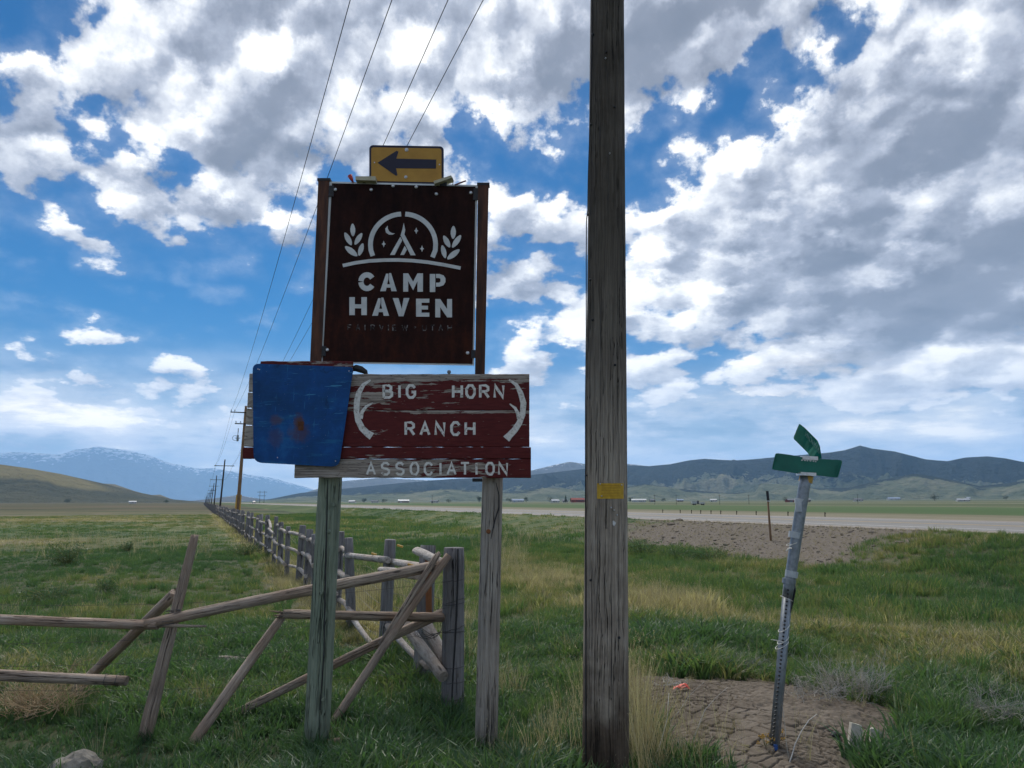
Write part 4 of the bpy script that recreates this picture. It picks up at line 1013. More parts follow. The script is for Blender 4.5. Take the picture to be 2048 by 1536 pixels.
# long drying checks
for pts in ([(1214, 0), (1215, 250)], [(1216, 180), (1217, 520)], [(1197, 900), (1195, 1090), (1193, 1290)], [(1222, 1050), (1221, 1280), (1224, 1430)], [(1202, 590), (1201, 840)], [(1236, 1100), (1238, 1330)], [(1200, 240), (1200, 290)], [(1226, 560), (1228, 760), (1226, 930)]):
    mb = MB(); n_ = 9; pp = [on_pole(pts[0][0] + (pts[-1][0] - pts[0][0]) * i / (n_ - 1) + random.uniform(-.7, .7), pts[0][1] + (pts[-1][1] - pts[0][1]) * i / (n_ - 1), 0.0) for i in range(n_)]
    mb.tube(pp, [0.001] + [0.0026] * (n_ - 2) + [0.001], 4); mb.build('check_crack', m_black, UP)
# hardware above the frame and the poles that follow
L_DIR = Vector((-0.4, 1, 0)).normalized(); R_DIR = Vector((1, 0.4, 0)).normalized()
OFFS = [-1.35, -0.62, 0.22, 0.85]
def insulator(parent, c, h=0.14, r=0.045):
    parent = parent.children[-1] if parent.children and parent.children[-1].name.startswith('crossarm') else next((q for q in reversed(parent.children) if q.name.startswith('crossarm')), parent)
    mb = MB(); mb.tube([c, c + Vector((0, 0, h * .3)), c + Vector((0, 0, h * .35)), c + Vector((0, 0, h * .6)), c + Vector((0, 0, h * .65)), c + Vector((0, 0, h))], [r * .35, r * .35, r, r * .9, r * .55, r * .5], 8)
    mb.build('insulator', m_galv, parent)
mb = MB(); ca = top - dirv * 0.35 - L_DIR * 0.13
rotm = Matrix.Rotation(math.atan2(0.4, 1), 3, 'Z')
mb.box(ca, (2.6, 0.11, 0.12), rotm); mb.build('crossarm', m_pole_dark, UP)
wire_pts = [[] for _ in OFFS]
for i, off in enumerate(OFFS):
    c = ca + R_DIR * (off + 0.2) + Vector((0, 0, .06)); insulator(UP, c); wire_pts[i].append(c + Vector((0, 0, .12)))
LINE = [(475.5, 78, 492, 812, 'brown'), (440, 158, 450, 919, 'dark'), (428.3, 238, 433.5, 951, 'dark'), (421.8, 318, 428.2, 966, 'dark'), (417.8, 400, 424.0, 976, 'dark'), (415.3, 482, 420.5, 982, 'dark'), (413.5, 565, 417, 986, 'dark'), (412, 650, 414.5, 989, 'dark'), (411, 740, 413, 992, 'dark'), (410.3, 840, 412, 994, 'dark')]
POLE_LAB = ['brown utility pole with a yellow guard at its foot, behind the rail fence', 'dark utility pole with one long crossarm, next behind the brown pole', 'dark utility pole with one crossarm, second behind the brown pole',
            'thin dark utility pole, third behind the brown pole', 'thin dark utility pole, fourth behind the brown pole', 'thin dark utility pole, fifth behind the brown pole']
m_yguard = metal_mat('yellow_guard', (0.50, 0.29, 0.05), 0.6, 0.0, 0.25)
for i, (px, Y, pxt, pyt, kind) in enumerate(LINE):
    x_ = (px - 1024) / F * Y * math.cos(PITCH) * 1.0
    g0 = Vector((x_, Y, 0)); g0.z = hz(x_, Y); tp = P(pxt, pyt, Y)
    lab = POLE_LAB[i] if i < len(POLE_LAB) else ['tiny utility pole, sixth behind the brown pole', 'tiny utility pole, seventh behind the brown pole', 'tiny utility pole, eighth behind the brown pole', 'tiny utility pole, last and smallest of the row'][i - len(POLE_LAB)]
    t = empty('utility_pole', g0, lab, 'utility pole', 'poles of the power line')
    mm = m_pole_new if kind == 'brown' else m_pole_dark
    log('pole_shaft', g0 - Vector((0, 0, .3)), tp, 0.19 if kind == 'brown' else 0.19, 0.13, mm, t, lump=0.01, seg=10, rings=5)
    ax = (tp - g0).normalized()
    if kind == 'brown':
        for (dz, wl, wr) in ((0.70, 1.45, 0.95), (1.85, 0.95, 0.6)):
            c = tp - ax * dz - L_DIR * 0.2
            mb = MB(); mb.box(c + R_DIR * ((wr - wl) / 2), (wl + wr, 0.1, 0.1), rotm); mb.build('crossarm', m_pole_dark, t)
            for o_ in ((-wl + .08, -wl + .42, wr - .1) if dz < 1 else (-wl + .12, -wl + .55)): insulator(t, c + R_DIR * o_ + Vector((0, 0, .05)), 0.22, 0.07)
        c = tp - ax * 3.3 - R_DIR * 0.55
        mb = MB(); mb.tube([c - Vector((0, 0, .32)), c + Vector((0, 0, .0)), c + Vector((0, 0, .30))], [0.10, 0.12, 0.10], 10); mb.box(c, (0.5, 0.06, 0.06), rotm); mb.build('cutout_switch', m_galv, t)
        mb = MB(); mb.tube([c + Vector((0, 0, .3)), c + Vector((0.02, 0, .8)), c + Vector((0.02, 0, 1.0))], [0.03, 0.045, 0.03], 8); mb.build('arrester', m_pole_dark, t)
        mb = MB(); pts_ = [c + R_DIR * (0.25 * math.cos(a) - 0.25) + Vector((0, 0, 0.25 * math.sin(a))) for a in np.linspace(0, 2 * math.pi, 13)]; mb.tube(pts_, 0.02, 5); mb.build('wire_loop', m_cable, t)
        for s_ in (-0.17, 0.2):
            mb = MB(); mb.tube([g0 + R_DIR * s_ + Vector((0, -.12, .2)), g0 + R_DIR * s_ + ax * 2.7], [0.10, 0.09], 8); mb.build('guard_sleeve', m_yguard, t)
    else:
        c = tp - ax * 1.3
        if Y < 500:
            mb = MB(); mb.box(c - L_DIR * .16, (3.9 if i == 1 else 3.4, 0.11, 0.13), rotm); mb.build('crossarm', m_pole_dark, t)
            for o_ in (-1.7, 1.7): insulator(t, c + R_DIR * o_ + Vector((0, 0, .05)), 0.22, 0.07)
        if i in (3, 4):
            mb = MB(); mb.box(c - ax * 1.6, (2.2, 0.1, 0.12), rotm); mb.build('crossarm', m_pole_dark, t)
    hc = tp - ax * (0.62 if kind == 'brown' else 1.15)
    sp = [-1.35, -1.02, 0.85, 1.0] if kind == 'brown' else [-1.7, -1.6, 1.6, 1.7]
    for j in range(4): wire_pts[j].append(hc + R_DIR * sp[j] + Vector((0, 0, .15)))
WLAB = ['outermost overhead cable, running down nearest the blank sky over the pasture', 'overhead cable, second in from the pasture side', 'overhead cable, second in from the big utility pole', 'overhead cable closest to the big utility pole']
for j, wp in enumerate(wire_pts):
    mb = MB()
    pts = []
    for a, c in zip(wp[:-1], wp[1:]):
        n_ = 22 if a.y < 90 else 8; sag = 0.9 if a.y < 90 else 1.3
        for k in range(n_): t = k / n_; pts.append(a.lerp(c, t) - Vector((0, 0, 4 * sag * t * (1 - t))))
    pts.append(wp[-1]); 
    b0 = wp[0]; back = [b0 - L_DIR * d_ - Vector((0, 0, 0.04 * d_)) for d_ in (40, 20)]
    pts = back + pts
    mb.tube(pts, [0.0085 if p_.y < 100 else 0.012 for p_ in pts], 5)
    o = mb.build('overhead_wire', m_cable, local=True); tag(o, WLAB[j], 'cable', 'overhead wires of the power line')

# ------------------------------------------------------------------ ray onto the terrain
def GH(px, py, tmax=3000):
    d = pix_dir(px, py); t = 3.0
    while t < tmax:
        x, y, z = d.x * t, d.y * t, EYE + d.z * t
        if z < hz(x, y):
            lo, hi = t / 1.02 - 0.02, t
            for _ in range(18):
                mid = (lo + hi) / 2
                if EYE + d.z * mid < hz(d.x * mid, d.y * mid): hi = mid
                else: lo = mid
            return Vector((d.x * hi, d.y * hi, hz(d.x * hi, d.y * hi)))
        t = t * 1.02 + 0.02
    return Vector((d.x * t, d.y * t, 0))
def on_ground(px, py, sink=0.15):
    g = GH(px, py); return g - Vector((0, 0, sink)), g

# ------------------------------------------------------------------ long rail fence
rail_fence = empty('rail_fence', GH(903, 1422), 'long old split-rail fence of grey posts and pale rails running away to the far poles', 'fence')
cpt = GH(905, 1424)
sc0, wc0 = sw(cpt.x, cpt.y)
tp = P(908, 1095, cpt.y)
log('post', cpt - Vector((0, 0, .3)), tp, 0.108, 0.104, m_greypost, rail_fence, lump=0.02, seg=20, rings=16, seed=3)
mb = MB(); mb.tube([P(x_, y_, cpt.y - 0.104) for x_, y_ in ((916, 1098), (916, 1150), (913, 1230), (910, 1290), (906, 1350), (903, 1415))], [0.006, 0.008, 0.009, 0.008, 0.008, 0.006], 6); mb.build('check_crack', m_black, rail_fence)
for yy in (1160, 1201, 1206, 1256, 1262, 1332, 1362, 1396):
    c = P(907, yy, cpt.y); mb = MB(); n_ = 20; til = random.uniform(-.04, .04)
    mb.tube([c + Vector((0.111 * math.cos(a), 0.111 * math.sin(a), til * math.cos(a) + random.uniform(-.006, .006))) for a in np.linspace(0, 2 * math.pi, n_)], 0.003, 4, cap=False)
    mb.build('wire_wrap', m_wire, rail_fence)
fence_rng = random.Random(5)
posts = []
for k in range(62):
    s_ = sc0 + 1.2 + 2.0 * k + fence_rng.uniform(-.18, .18); w_ = wc0 + fence_rng.uniform(-.05, .05)
    x_, y_ = from_sw(s_, w_); z_ = hz(x_, y_)
    h_ = 1.46 + fence_rng.uniform(-.10, .05); r_ = fence_rng.uniform(.064, .084)
    if k == 0: h_ = 1.5; r_ = .098
    if 6 < k and fence_rng.random() < 0.12: h_ *= 0.75
    a = Vector((x_, y_, z_ - .25)); c = Vector((x_ + fence_rng.uniform(-.09, .09), y_ + fence_rng.uniform(-.13, .13), z_ + h_))
    o = log('post', a, c, r_ * 1.04, r_, m_greypost, rail_fence, lump=0.03, seg=12 if k < 12 else 7, rings=8 if k < 12 else 3, seed=k)
    posts.append((a, c, r_))
RH = [1.22, 0.78, 0.34]
def post_at(k, h):
    a, c, r_ = posts[k]; t = (h + .25) / max(c.z - a.z, .1); return a.lerp(c, min(t, .96))
for k in range(61):
    for j, h in enumerate(RH):
        if k == 0 and j == 1: continue
        if k in (1,) and j == 1: continue
        if fence_rng.random() < (0.06 if k > 2 else 0): continue
        h0 = h + fence_rng.uniform(-.06, .06); h1 = h + fence_rng.uniform(-.06, .06)
        if k == 2 and j == 2: h1 -= 0.1
        if k in (9, 10) and j == 0: h0 -= .22; h1 += .05
        if k == 1 and j == 2: h0 = 0.02; h1 = 0.38
        if k == 0 and j == 2: h0 = 0.22; h1 = 0.40
        side = -1 if (k + j) % 2 else 1
        p0 = post_at(k, h0) + Vector((side * .03, -.10 - .02, 0)) - L_DIR * .13; p1 = post_at(k + 1, h1) + Vector((side * .03, -.02, 0)) + L_DIR * .15
        ra, rb = fence_rng.uniform(.042, .058), fence_rng.uniform(.032, .048)
        if fence_rng.random() < .4: ra, rb = rb, ra
        mt = m_aspen
        log('rail', p0, p1, ra, rb, mt, rail_fence, bend=fence_rng.uniform(-.05, .05), lump=0.05, seg=9 if k < 12 else 5, rings=8 if k < 12 else 2, seed=k * 7 + j)
log('rail', P(832, 1101, cpt.y + 1.1), P(888, 1127, cpt.y - .02), .045, .052, m_aspen, rail_fence, lump=.12, seg=12, rings=10, splinter=.08, seed=2)
# the part of the fence too far off to tell its posts apart
mb = MB(); s_ = sc0 + 1.2 + 124
while s_ < 620:
    x_, y_ = from_sw(s_, wc0); z_ = hz(x_, y_); hh = 1.4 + fence_rng.uniform(-.15, .1)
    mb.box((x_, y_, z_ + hh / 2), (.17, .17, hh))
    if s_ < 420:
        for h in RH:
            c = Vector((x_, y_, z_ + h)) + L_DIR * 1.2; mb.box(c, (.07, 2.4, .08), Matrix.Rotation(math.atan2(0.4, 1), 3, 'Z'))
    s_ += 2.4 if s_ < 420 else 3.5
o = mb.build('far_fence_run', m_greypost, rail_fence, fix=False); tag(o, kind='stuff')
# woven wire hung on the far side of the posts
mb = MB(); g = random.Random(3)
def fw(s_, h, off=.11): x_, y_ = from_sw(sc0 + s_, wc0 + off); return Vector((x_, y_, hz(x_, y_) + h + .03 * math.sin(s_ * 2.3 + h * 3)))
for h in (.12, .28, .44, .60, .78, .98):
    mb.tube([fw(s_, h) for s_ in np.arange(0, 17, .5)], .0022, 3, cap=False)
for s_ in np.arange(0.1, 8, .16): mb.tube([fw(s_, .10), fw(s_, .5), fw(s_, 1.0)], .0018, 3, cap=False)
mb.build('wire_mesh', m_wire, rail_fence, fix=False)
for (px, py, lab) in ((800, 1040 + 52, 'r'), (748, 1040 + 68, 'r'), (652, 1068, 'r'), (822, 1130, 'r')):
    Yf = {800: cpt.y + 1.9, 748: cpt.y + 3.2, 652: cpt.y + 7.0, 822: cpt.y + .9}[px]
    mb = MB(); c = P(px, py, Yf); mb.box(c, (.075, .04, .022), Matrix.Rotation(.3, 3, 'Y')); mb.build('yellow_insulator', m_yguard, rail_fence)
mb = MB(); a_, g_ = on_ground(857, 1262); mb.prism([P(850, 1105, cpt.y + .75), P(862, 1105, cpt.y + .75), P(864, 1265, cpt.y + .75), P(852, 1265, cpt.y + .75)], (0, .03, 0)); mb.build('brown_stake', m_plank, rail_fence)
# coil of loose wire at the post
mb = MB(); c = P(862, 1256, cpt.y + .2)
for q_ in range(5):
    rr_ = .085 + .012 * q_; tl = g.uniform(-.5, .5)
    mb.tube([c + Vector((rr_ * math.cos(a) * 1.2, rr_ * math.sin(a) * math.cos(tl), rr_ * math.sin(a) * .55 + .03 * math.sin(2 * a + q_))) for a in np.linspace(-3.3, 0.4, 14)], .003, 4)
mb.build('wire_coil', m_wire, rail_fence)

# ------------------------------------------------------------------ collapsed cross fence, rails and props
Yc = cpt.y
cross = empty('collapsed_fence', GH(280, 1482), 'collapsed log fence of crossed poles and loose rails running in from the grey corner post', 'fence')
sb, sg_ = on_ground(282, 1482)
YSk = sg_.y
stake = log('leaning_stake', sb, P(390, 1070, YSk + .12), .060, .036, m_rail, cross, bend=.02, seg=14, rings=18, splinter=.03, seed=31)
log('rail', P(-130, 1236, YSk - .06), P(316, 1250, YSk - .13), .040, .044, m_rail, cross, bend=.015, seg=14, rings=20, seed=32)
log('rail_splinter', P(300, 1251, YSk - .11), P(412, 1252.5, YSk - .10), .020, .008, m_rail, cross, seg=8, rings=8, seed=33)
log('rail', P(288, 1249, YSk - .15), P(876, 1130, Yc - .10), .040, .056, m_rail, cross, bend=-.03, seg=16, rings=24, seed=34)
db, dg = on_ground(120, 1402, .05)
log('prop_pole', db, P(352, 1184, YSk + .16), .050, .052, m_rail, cross, seg=14, rings=14, splinter=.04, seed=35)
log('rail', P(-160, 1342, YSk - .2), P(254, 1361, YSk - .1), .046, .044, m_rail, cross, bend=-.01, seg=14, rings=18, seed=36)
cb, cg = on_ground(352, 1500)
log('prop_pole', cb, P(566, 1231, Yc - .45), .046, .038, m_rail, cross, bend=.01, seg=14, rings=14, seed=37)
log('rail', P(566, 1228, Yc - .50), P(890, 1235, Yc - .02), .042, .050, m_rail, cross, seg=14, rings=16, seed=38)
for (a_, b_) in (((570, 1226), (541, 1222)), ((570, 1230), (546, 1231)), ((570, 1233), (548, 1236))):
    log('rail_splinter', P(*a_, Yc - .50), P(*b_, Yc - .50), .016, .004, m_rail, cross, seg=6, rings=4, seed=b_[1])
eb, eg = on_ground(418, 1444, .03)
log('prop_pole', eb, P(893, 1222, Yc + .10), .038, .044, m_rail, cross, bend=-.05, seg=14, rings=20, seed=39)
fb = P(640, 1442, Yc - .62); fb.z = hz(fb.x, fb.y) - .1
log('prop_pole', fb, P(897, 1110, Yc - .13), .043, .036, m_rail, cross, bend=.015, seg=14, rings=18, seed=40)
log('prop_pole', P(760, 1290, Yc - .36), P(878, 1105, Yc - .19), .022, .034, m_rail, cross, seg=12, rings=12, splinter=.08, seed=41)
for (px, py, Y, r_) in ((346, 1226, YSk, .055), (335, 1248, YSk - .08, .06), (574, 1230, Yc - .47, .055)):
    c = P(px, py, Y); mb = MB()
    for q_ in range(2): mb.tube([c + Vector((r_ * math.cos(a) * 1.1, r_ * math.sin(a) * 1.1, .012 * math.cos(a + q_) + .02 * q_)) for a in np.linspace(0, 2 * math.pi, 16)], .003, 4, cap=False)
    mb.build('wire_tie', m_wire, cross)
for n_, (x0, r_) in enumerate(((213, .05), (236, .05))):
    c = P(x0, 1360, YSk - .13); mb = MB(); mb.tube([c + Vector((.004 * math.sin(3 * a), .049 * math.cos(a), .049 * math.sin(a))) for a in np.linspace(0, 2 * math.pi, 18)], .0028, 4, cap=False); mb.build('wire_tie', m_wire, cross)
for (yl, yr) in ((1205, 1163), (1288, 1215), (1333, 1262), (1375, 1335)):
    mb = MB(); pa = P(-160, yl, YSk + .1); pb_ = P(900, yr, Yc - .06); pts = [pa.lerp(pb_, t) - Vector((0, 0, .10 * 4 * t * (1 - t))) for t in np.linspace(0, 1, 20)]
    mb.tube(pts, .0016, 4); mb.build('fence_wire', m_wire, cross)

# bleached aspen rails dropped against the corner post
for n_, (p0, p1, Y0, Y1, lab) in enumerate((((806, 1243), (886, 1354), Yc + .45, Yc - .18, 'bleached aspen log leaning into the foot of the corner post, lower of the crossed pair'), ((846, 1238), (893, 1326), Yc + .55, Yc + .05, 'bleached aspen log leaning just behind the other one at the corner post'))):
    o = log('aspen_log', P(*p0, Y0), P(*p1, Y1), .058, .062, m_aspen, None, lump=.06, seg=16, rings=14, seed=50 + n_); tag(o, lab, 'log', 'bleached logs at the corner post')
o = log('aspen_log', P(836, 1150, Yc + .5), P(760, 1140, Yc + 2.4), .05, .04, m_aspen, None, lump=.09, seg=10, rings=8, seed=54); tag(o, 'short bleached log hanging low between the first two fence posts', 'log')
a_ = GH(436, 1328); c_ = GH(522, 1330); up = Vector((0, 0, .05))
o = log('fallen_log', a_ + up, c_ + up, .045, .03, m_aspen, None, lump=.12, seg=10, rings=8, seed=55); tag(o, 'pale grey log lying in the green grass behind the tilted prop poles', 'log')
a_ = GH(652, 1500) + Vector((0, 0, .06)); c_ = GH(692, 1496) + Vector((0, 0, .07))
o = log('broken_stick', a_, c_, .022, .016, m_rail, None, lump=.12, seg=8, rings=5, seed=56); tag(o, 'short brown broken stick in the grass at the foot of the green-tinged post', 'stick')

# ------------------------------------------------------------------ street-name post
YG = GH(1543, 1492).y
gb, gg = on_ground(1543, 1494)
street = empty('street_sign', gg, 'leaning galvanised street-sign post with two bent green name blades', 'street sign')
pm = P(1577, 1165, YG - .02); ptt = P(1612, 950, YG - .04)
lowdir = (pm - gb).normalized()
log('perforated_tube', gb, pm, .044, .044, m_galv, street, lump=.0, seg=4, rings=2)
for o in [street.children[-1]]: pass
log('upper_pipe', pm - lowdir * .12, ptt, .043, .047, m_galv, street, lump=.008, seg=18, rings=12, seed=4)
mb = MB(); n_ = 40
for i in range(n_):
    t = .03 + .95 * i / n_; c = gg.lerp(pm, t) + Vector((-.014, -.047, 0)); mb.tube([c + Vector((0, .010, 0)), c - Vector((0, .004, 0))], .0075, 7)
o = mb.build('perforation', m_black, street, fix=False); tag(o, kind='stuff')
street.children[0].rotation_mode = 'QUATERNION'
m_tape, nt, b = material('silver_tape', 0.5, 0.5); setcol(nt, b, nt.ramp(nt.noise(poscoord(nt), 20, 5), [(0.3, (0.36, 0.39, 0.41)), (0.7, (0.50, 0.53, 0.55))]))
def band(px, py, r_, h, mat, nm, Y=YG - .03, tilt=0.0, parent=street):
    c = P(px, py, Y); ax = (ptt - pm).normalized() if py < 1165 else lowdir
    mb = MB(); mb.tube([c - ax * h / 2, c + ax * h / 2], [r_, r_ * 1.03], 16); return mb.build(nm, mat, parent)
band(1602, 1003, .050, .04, m_tape, 'tape_band'); band(1590, 1070, .050, .05, m_tape, 'tape_band'); band(1583, 1148, .049, .05, m_tape, 'tape_band'); band(1578, 1163, .052, .04, m_galv, 'clamp_band')
mb = MB(); c = P(1597, 1012, YG - .09); mb.box(c, (.045, .02, .09)); mb.build('tape_flap', m_tape, street)
band(1612, 958, .053, .055, m_yguard, 'yellow_cap_band')
mb = MB(); c = P(1612, 948.5, YG - .06); mb.box(c, (.125, .11, .026), Matrix.Rotation(R(3), 3, 'Y')); mb.build('lower_bracket', m_bolt, street)
mb = MB(); c = P(1618, 916.5, YG - .03); mb.box(c, (.125, .06, .03), Matrix.Rotation(R(3), 3, 'Y')); mb.build('upper_bracket', m_bolt, street)
for (px, py, dx_, dz_, w_) in ((1586, 1086, .07, .02, 3), (1573, 1197, .06, -.02, 2), (1568, 1256, .06, .03, 2), (1566, 1280, .06, .03, 2), (1564, 1290, .07, .03, 2)):
    c = P(px, py, YG - .02); mb = MB()
    mb.tube([c + Vector((dx_ * .72 * math.cos(a), .055 * math.sin(a), dz_ * math.cos(a))) for a in np.linspace(0, 2 * math.pi, 18)], .0025, 5, cap=False); mb.build('twine_wrap', m_white_wire, street)
mb = MB(); mb.tube([P(1568, 1284, YG - .07), P(1555, 1281, YG - .1), P(1542, 1279, YG - .12)], .003, 5); mb.build('twine_end', m_white_wire, street)
mb = MB(); c = P(1579, 1096, YG - .08)
for q_ in range(5): mb.tube([c, c + Vector((random.uniform(-.05, .02), random.uniform(-.03, .02), random.uniform(-.03, .03)))], .0045, 4)
mb.build('twine_knot', m_white_wire, street)
mb = MB(); mb.tube([P(1588, 1166, YG - .02), P(1590, 1180, YG - .03), P(1585, 1205, YG - .02), P(1580, 1225, YG - .02)], .008, 6); mb.build('black_strap', m_black, street)
m_gsign, nt, b = material('green_sign_sheeting', 0.45, 0.4); setcol(nt, b, nt.ramp(nt.noise(poscoord(nt), 7, 6, 0.6), [(0.3, (0.003, 0.105, 0.075)), (0.7, (0.005, 0.150, 0.105))]))
m_gdark, nt, b = material('green_sheeting_back', 0.85, 0.05); setcol(nt, b, nt.ramp(nt.noise(poscoord(nt), 8, 5), [(0.3, (0.003, 0.06, 0.045)), (0.7, (0.005, 0.10, 0.075))]))
def sheet(name, top, bot, Yf, mat, th=.004, parent=street):
    """curved sheet given by its upper and lower pixel edges"""
    n = len(top); vs = [P(*a, Yf(i / (n - 1))) for i, a in enumerate(top)] + [P(*a, Yf(i / (n - 1))) for i, a in enumerate(bot)]
    vs += [v + Vector((0, th, 0)) for v in vs]; fs = []
    for i in range(n - 1):
        fs += [(i, i + 1, n + i + 1, n + i), (2 * n + i, 3 * n + i, 3 * n + i + 1, 2 * n + i + 1), (i, 2 * n + i, 2 * n + i + 1, i + 1), (n + i, n + i + 1, 3 * n + i + 1, 3 * n + i)]
    fs += [(0, n, 3 * n, 2 * n), (n - 1, 3 * n - 1, 4 * n - 1, 2 * n - 1)]
    return MB().add(vs, fs).build(name, mat, parent)
sheet('name_blade', [(1549, 915), (1550.5, 909), (1552, 907), (1556, 906.5), (1580, 909.5), (1605, 914.5), (1640, 918), (1680, 920), (1683, 921), (1684.5, 924), (1683, 929)],
      [(1545, 932), (1544.3, 936), (1544.4, 938), (1548, 939.5), (1580, 944.5), (1605, 948.5), (1637, 951), (1670, 955), (1673.5, 955), (1676, 953), (1678, 948)], lambda t: YG - .10 + .05 * math.sin(t * 3.14), m_gsign)
sheet('name_blade', [(1598, 848.5), (1600, 848), (1610, 856), (1622, 868), (1635, 881), (1640, 893), (1643.5, 917)], [(1587.5, 874), (1588, 878), (1596, 886), (1606, 896), (1615, 905), (1619, 911), (1624, 920)],
      lambda t: YG + .42 - .47 * t, m_gdark)
blades = [o for o in street.children if o.name.startswith('name_blade')]
PG = lambda px, py: P(px, py, YG - .115)
for i, (px, w_) in enumerate(((1604, 3), (1610, 3.5), (1615, 2), (1621, 3.5), (1627, 2.5), (1631.5, 1.5))):
    mb = MB(); y0 = 919.5 + i * .5; ribbon(mb, [(px - w_ / 2, y0), (px, y0 + 1.6), (px + w_ / 2, y0 + .2)], 1.3, PG, 0.0015); mb.build('letter', m_cut, blades[0])
m_glet, nt, b = material('worn_sign_lettering', 0.5); setcol(nt, b, nt.ramp(nt.noise(poscoord(nt), 50, 4), [(0.4, (0.006, 0.09, 0.07)), (0.6, (0.10, 0.20, 0.17))]))
PG2 = lambda px, py: P(px, py, YG + .42 - .47 * min(1, max(0, (px - 1588) / 50)) - .004)
for ch, (x_, y_) in zip('HICKMAN', ((1612, 868), (1616, 873), (1619.5, 877), (1623.5, 882), (1628, 887.5), (1632, 893), (1636.5, 900))):
    mb = MB(); cw = 1.2 if ch == 'I' else 3.2
    for k, pl in enumerate(MONO[ch]): ribbon(mb, [(x_ - cw / 2 + cw * u + 2.2 * v, y_ + 4.0 - 9 * v + cw * u * 1.0) for u, v in pl], .8, PG2, .001, k)
    mb.build('letter', m_glet, blades[1])
for ch, (x_, y_) in zip('USA', ((1611, 892), (1615.5, 897), (1620.5, 901))):
    mb = MB(); cw = 3.0
    for k, pl in enumerate(MONO[ch]): ribbon(mb, [(x_ - cw / 2 + cw * u + 2 * v, y_ + 3.5 - 8 * v + cw * u * 1.0) for u, v in pl], .8, PG2, .001, k)
    mb.build('letter', m_glet, blades[1])

# ------------------------------------------------------------------ small litter and stones
m_stone, nt, b = material('lichened_rock', 0.95, 0.15)
n_ = nt.noise(objco(nt), 9, 8, 0.7); setcol(nt, b, nt.ramp(n_, [(0.3, (0.16, 0.145, 0.12)), (0.5, (0.29, 0.265, 0.225)), (0.7, (0.44, 0.41, 0.35))])); bump(nt, b, n_, 1.0, 0.03)
def rock(c, sz, seed, mat=m_stone, name='rock', sub=3):
    import bmesh
    bm = bmesh.new(); bmesh.ops.create_icosphere(bm, subdivisions=sub, radius=1.0)
    from mathutils import noise as mn
    off = Vector((seed * 3.1, seed * 1.7, seed))
    for v in bm.verts:
        d = v.co.normalized(); k = 1 + .30 * mn.noise(d * 1.4 + off) + .16 * mn.noise(d * 3.5 + off) + .07 * mn.noise(d * 9 + off)
        v.co = Vector((d.x * k * sz[0], d.y * k * sz[1], d.z * k * sz[2]))
    me = bpy.data.meshes.new(name); bm.to_mesh(me); bm.free(); return link(name, me, mat, None, Matrix.Translation(c))
c = GH(150, 1560); tag(rock(c + Vector((-.01, 0, .03)), (.19, .17, .16), 4), 'rough grey-brown field stone at the lower corner of the pasture grass', 'rock')
m_foam, nt, b = material('pale_broken_block', 0.85, 0.2); n_ = nt.noise(objco(nt), 14, 6, 0.65); setcol(nt, b, nt.ramp(n_, [(0.3, (0.36, 0.33, 0.27)), (0.7, (0.52, 0.49, 0.42))])); bump(nt, b, n_, 0.4, 0.01)
YF = GH(1712, 1500).y
def slab(pts, Y, th, lab, tilt=.06):
    mb = MB(); vs = [P(x_, y_, Y) + Vector((0, tilt * (1500 - y_) / 50, 0)) for x_, y_ in pts]; mb.prism(vs, (0.01, th, -.01)); o = mb.build('broken_block', m_foam); tag(o, lab, 'block', 'pale blocks lying in the grass')
slab([(1699, 1496), (1710, 1450), (1729, 1455), (1730, 1466), (1724, 1500), (1712, 1510)], YF, .07, 'taller cream broken block tipped up out of the grass, nearer the sign post')
slab([(1743, 1500), (1746, 1461), (1756, 1460), (1770, 1468), (1766, 1500)], YF, .06, 'smaller cream broken block half hidden in grass beside the taller one')
m_red, nt, b = material('orange_red_plastic', 0.5, 0.4); setcol(nt, b, (0.62, 0.065, 0.03))
c = GH(1362, 1384); mb = MB(); g = random.Random(2)
for q_ in range(4):
    o_ = Vector((g.uniform(-.05, .05), g.uniform(-.02, .02), .02 + .01 * q_)); mb.add([c + o_ + Vector(v) for v in ((-.05, -.02, 0), (.0, -.03, .03), (.055, -.015, .0), (.03, .02, .035), (-.03, .02, .02))], [(0, 1, 4), (1, 2, 3), (1, 3, 4)])
o = mb.build('plastic_wrapper', m_red); o.modifiers.new('s', 'SOLIDIFY').thickness = .002; tag(o, 'crumpled orange-red plastic scrap on the cracked mud under white twigs', 'litter')
c = GH(1672, 1475); o = rock(c + Vector((0, 0, .02)), (.035, .035, .03), 8, m_black, 'dark_clod', 2); tag(o, 'small dark lump on the cracked mud between sign post and cream block', 'stone')
m_bcap = metal_mat('blue_plastic', (0.02, 0.08, 0.28), 0.5, 0.0, 0.2)
c = GH(1549, 1498); mb = MB(); mb.tube([c + Vector((0, -.03, 0)), c + Vector((0, -.03, .04))], [.018, .016], 10); o = mb.build('blue_cap', m_bcap); tag(o, 'small blue plastic cap at the foot of the street-sign post', 'cap')
def sprig(c, col_mat, lab, seed):
    g = random.Random(seed); t = empty('weed_sprig', c, lab, 'weed')
    mb = MB(); mf = MB()
    for q_ in range(9):
        e_ = c + Vector((g.uniform(-.06, .06), g.uniform(-.05, .02), g.uniform(.03, .11))); mb.tube([c, c.lerp(e_, .5) + Vector((0, 0, .01)), e_], .0018, 3)
        for r__ in range(5):
            p_ = e_ + Vector((g.uniform(-.012, .012), g.uniform(-.012, .012), g.uniform(-.012, .012))); mf.tube([p_, p_ + Vector((0, -.003, .006)), p_ + Vector((0, -.002, .010))], [.002, .006, .003], 5)
    mb.build('stems', m_stem, t); mf.build('flowers', col_mat, t)
m_stem, nt, b = material('dry_stem', 0.9, 0.1); setcol(nt, b, (0.16, 0.17, 0.07))
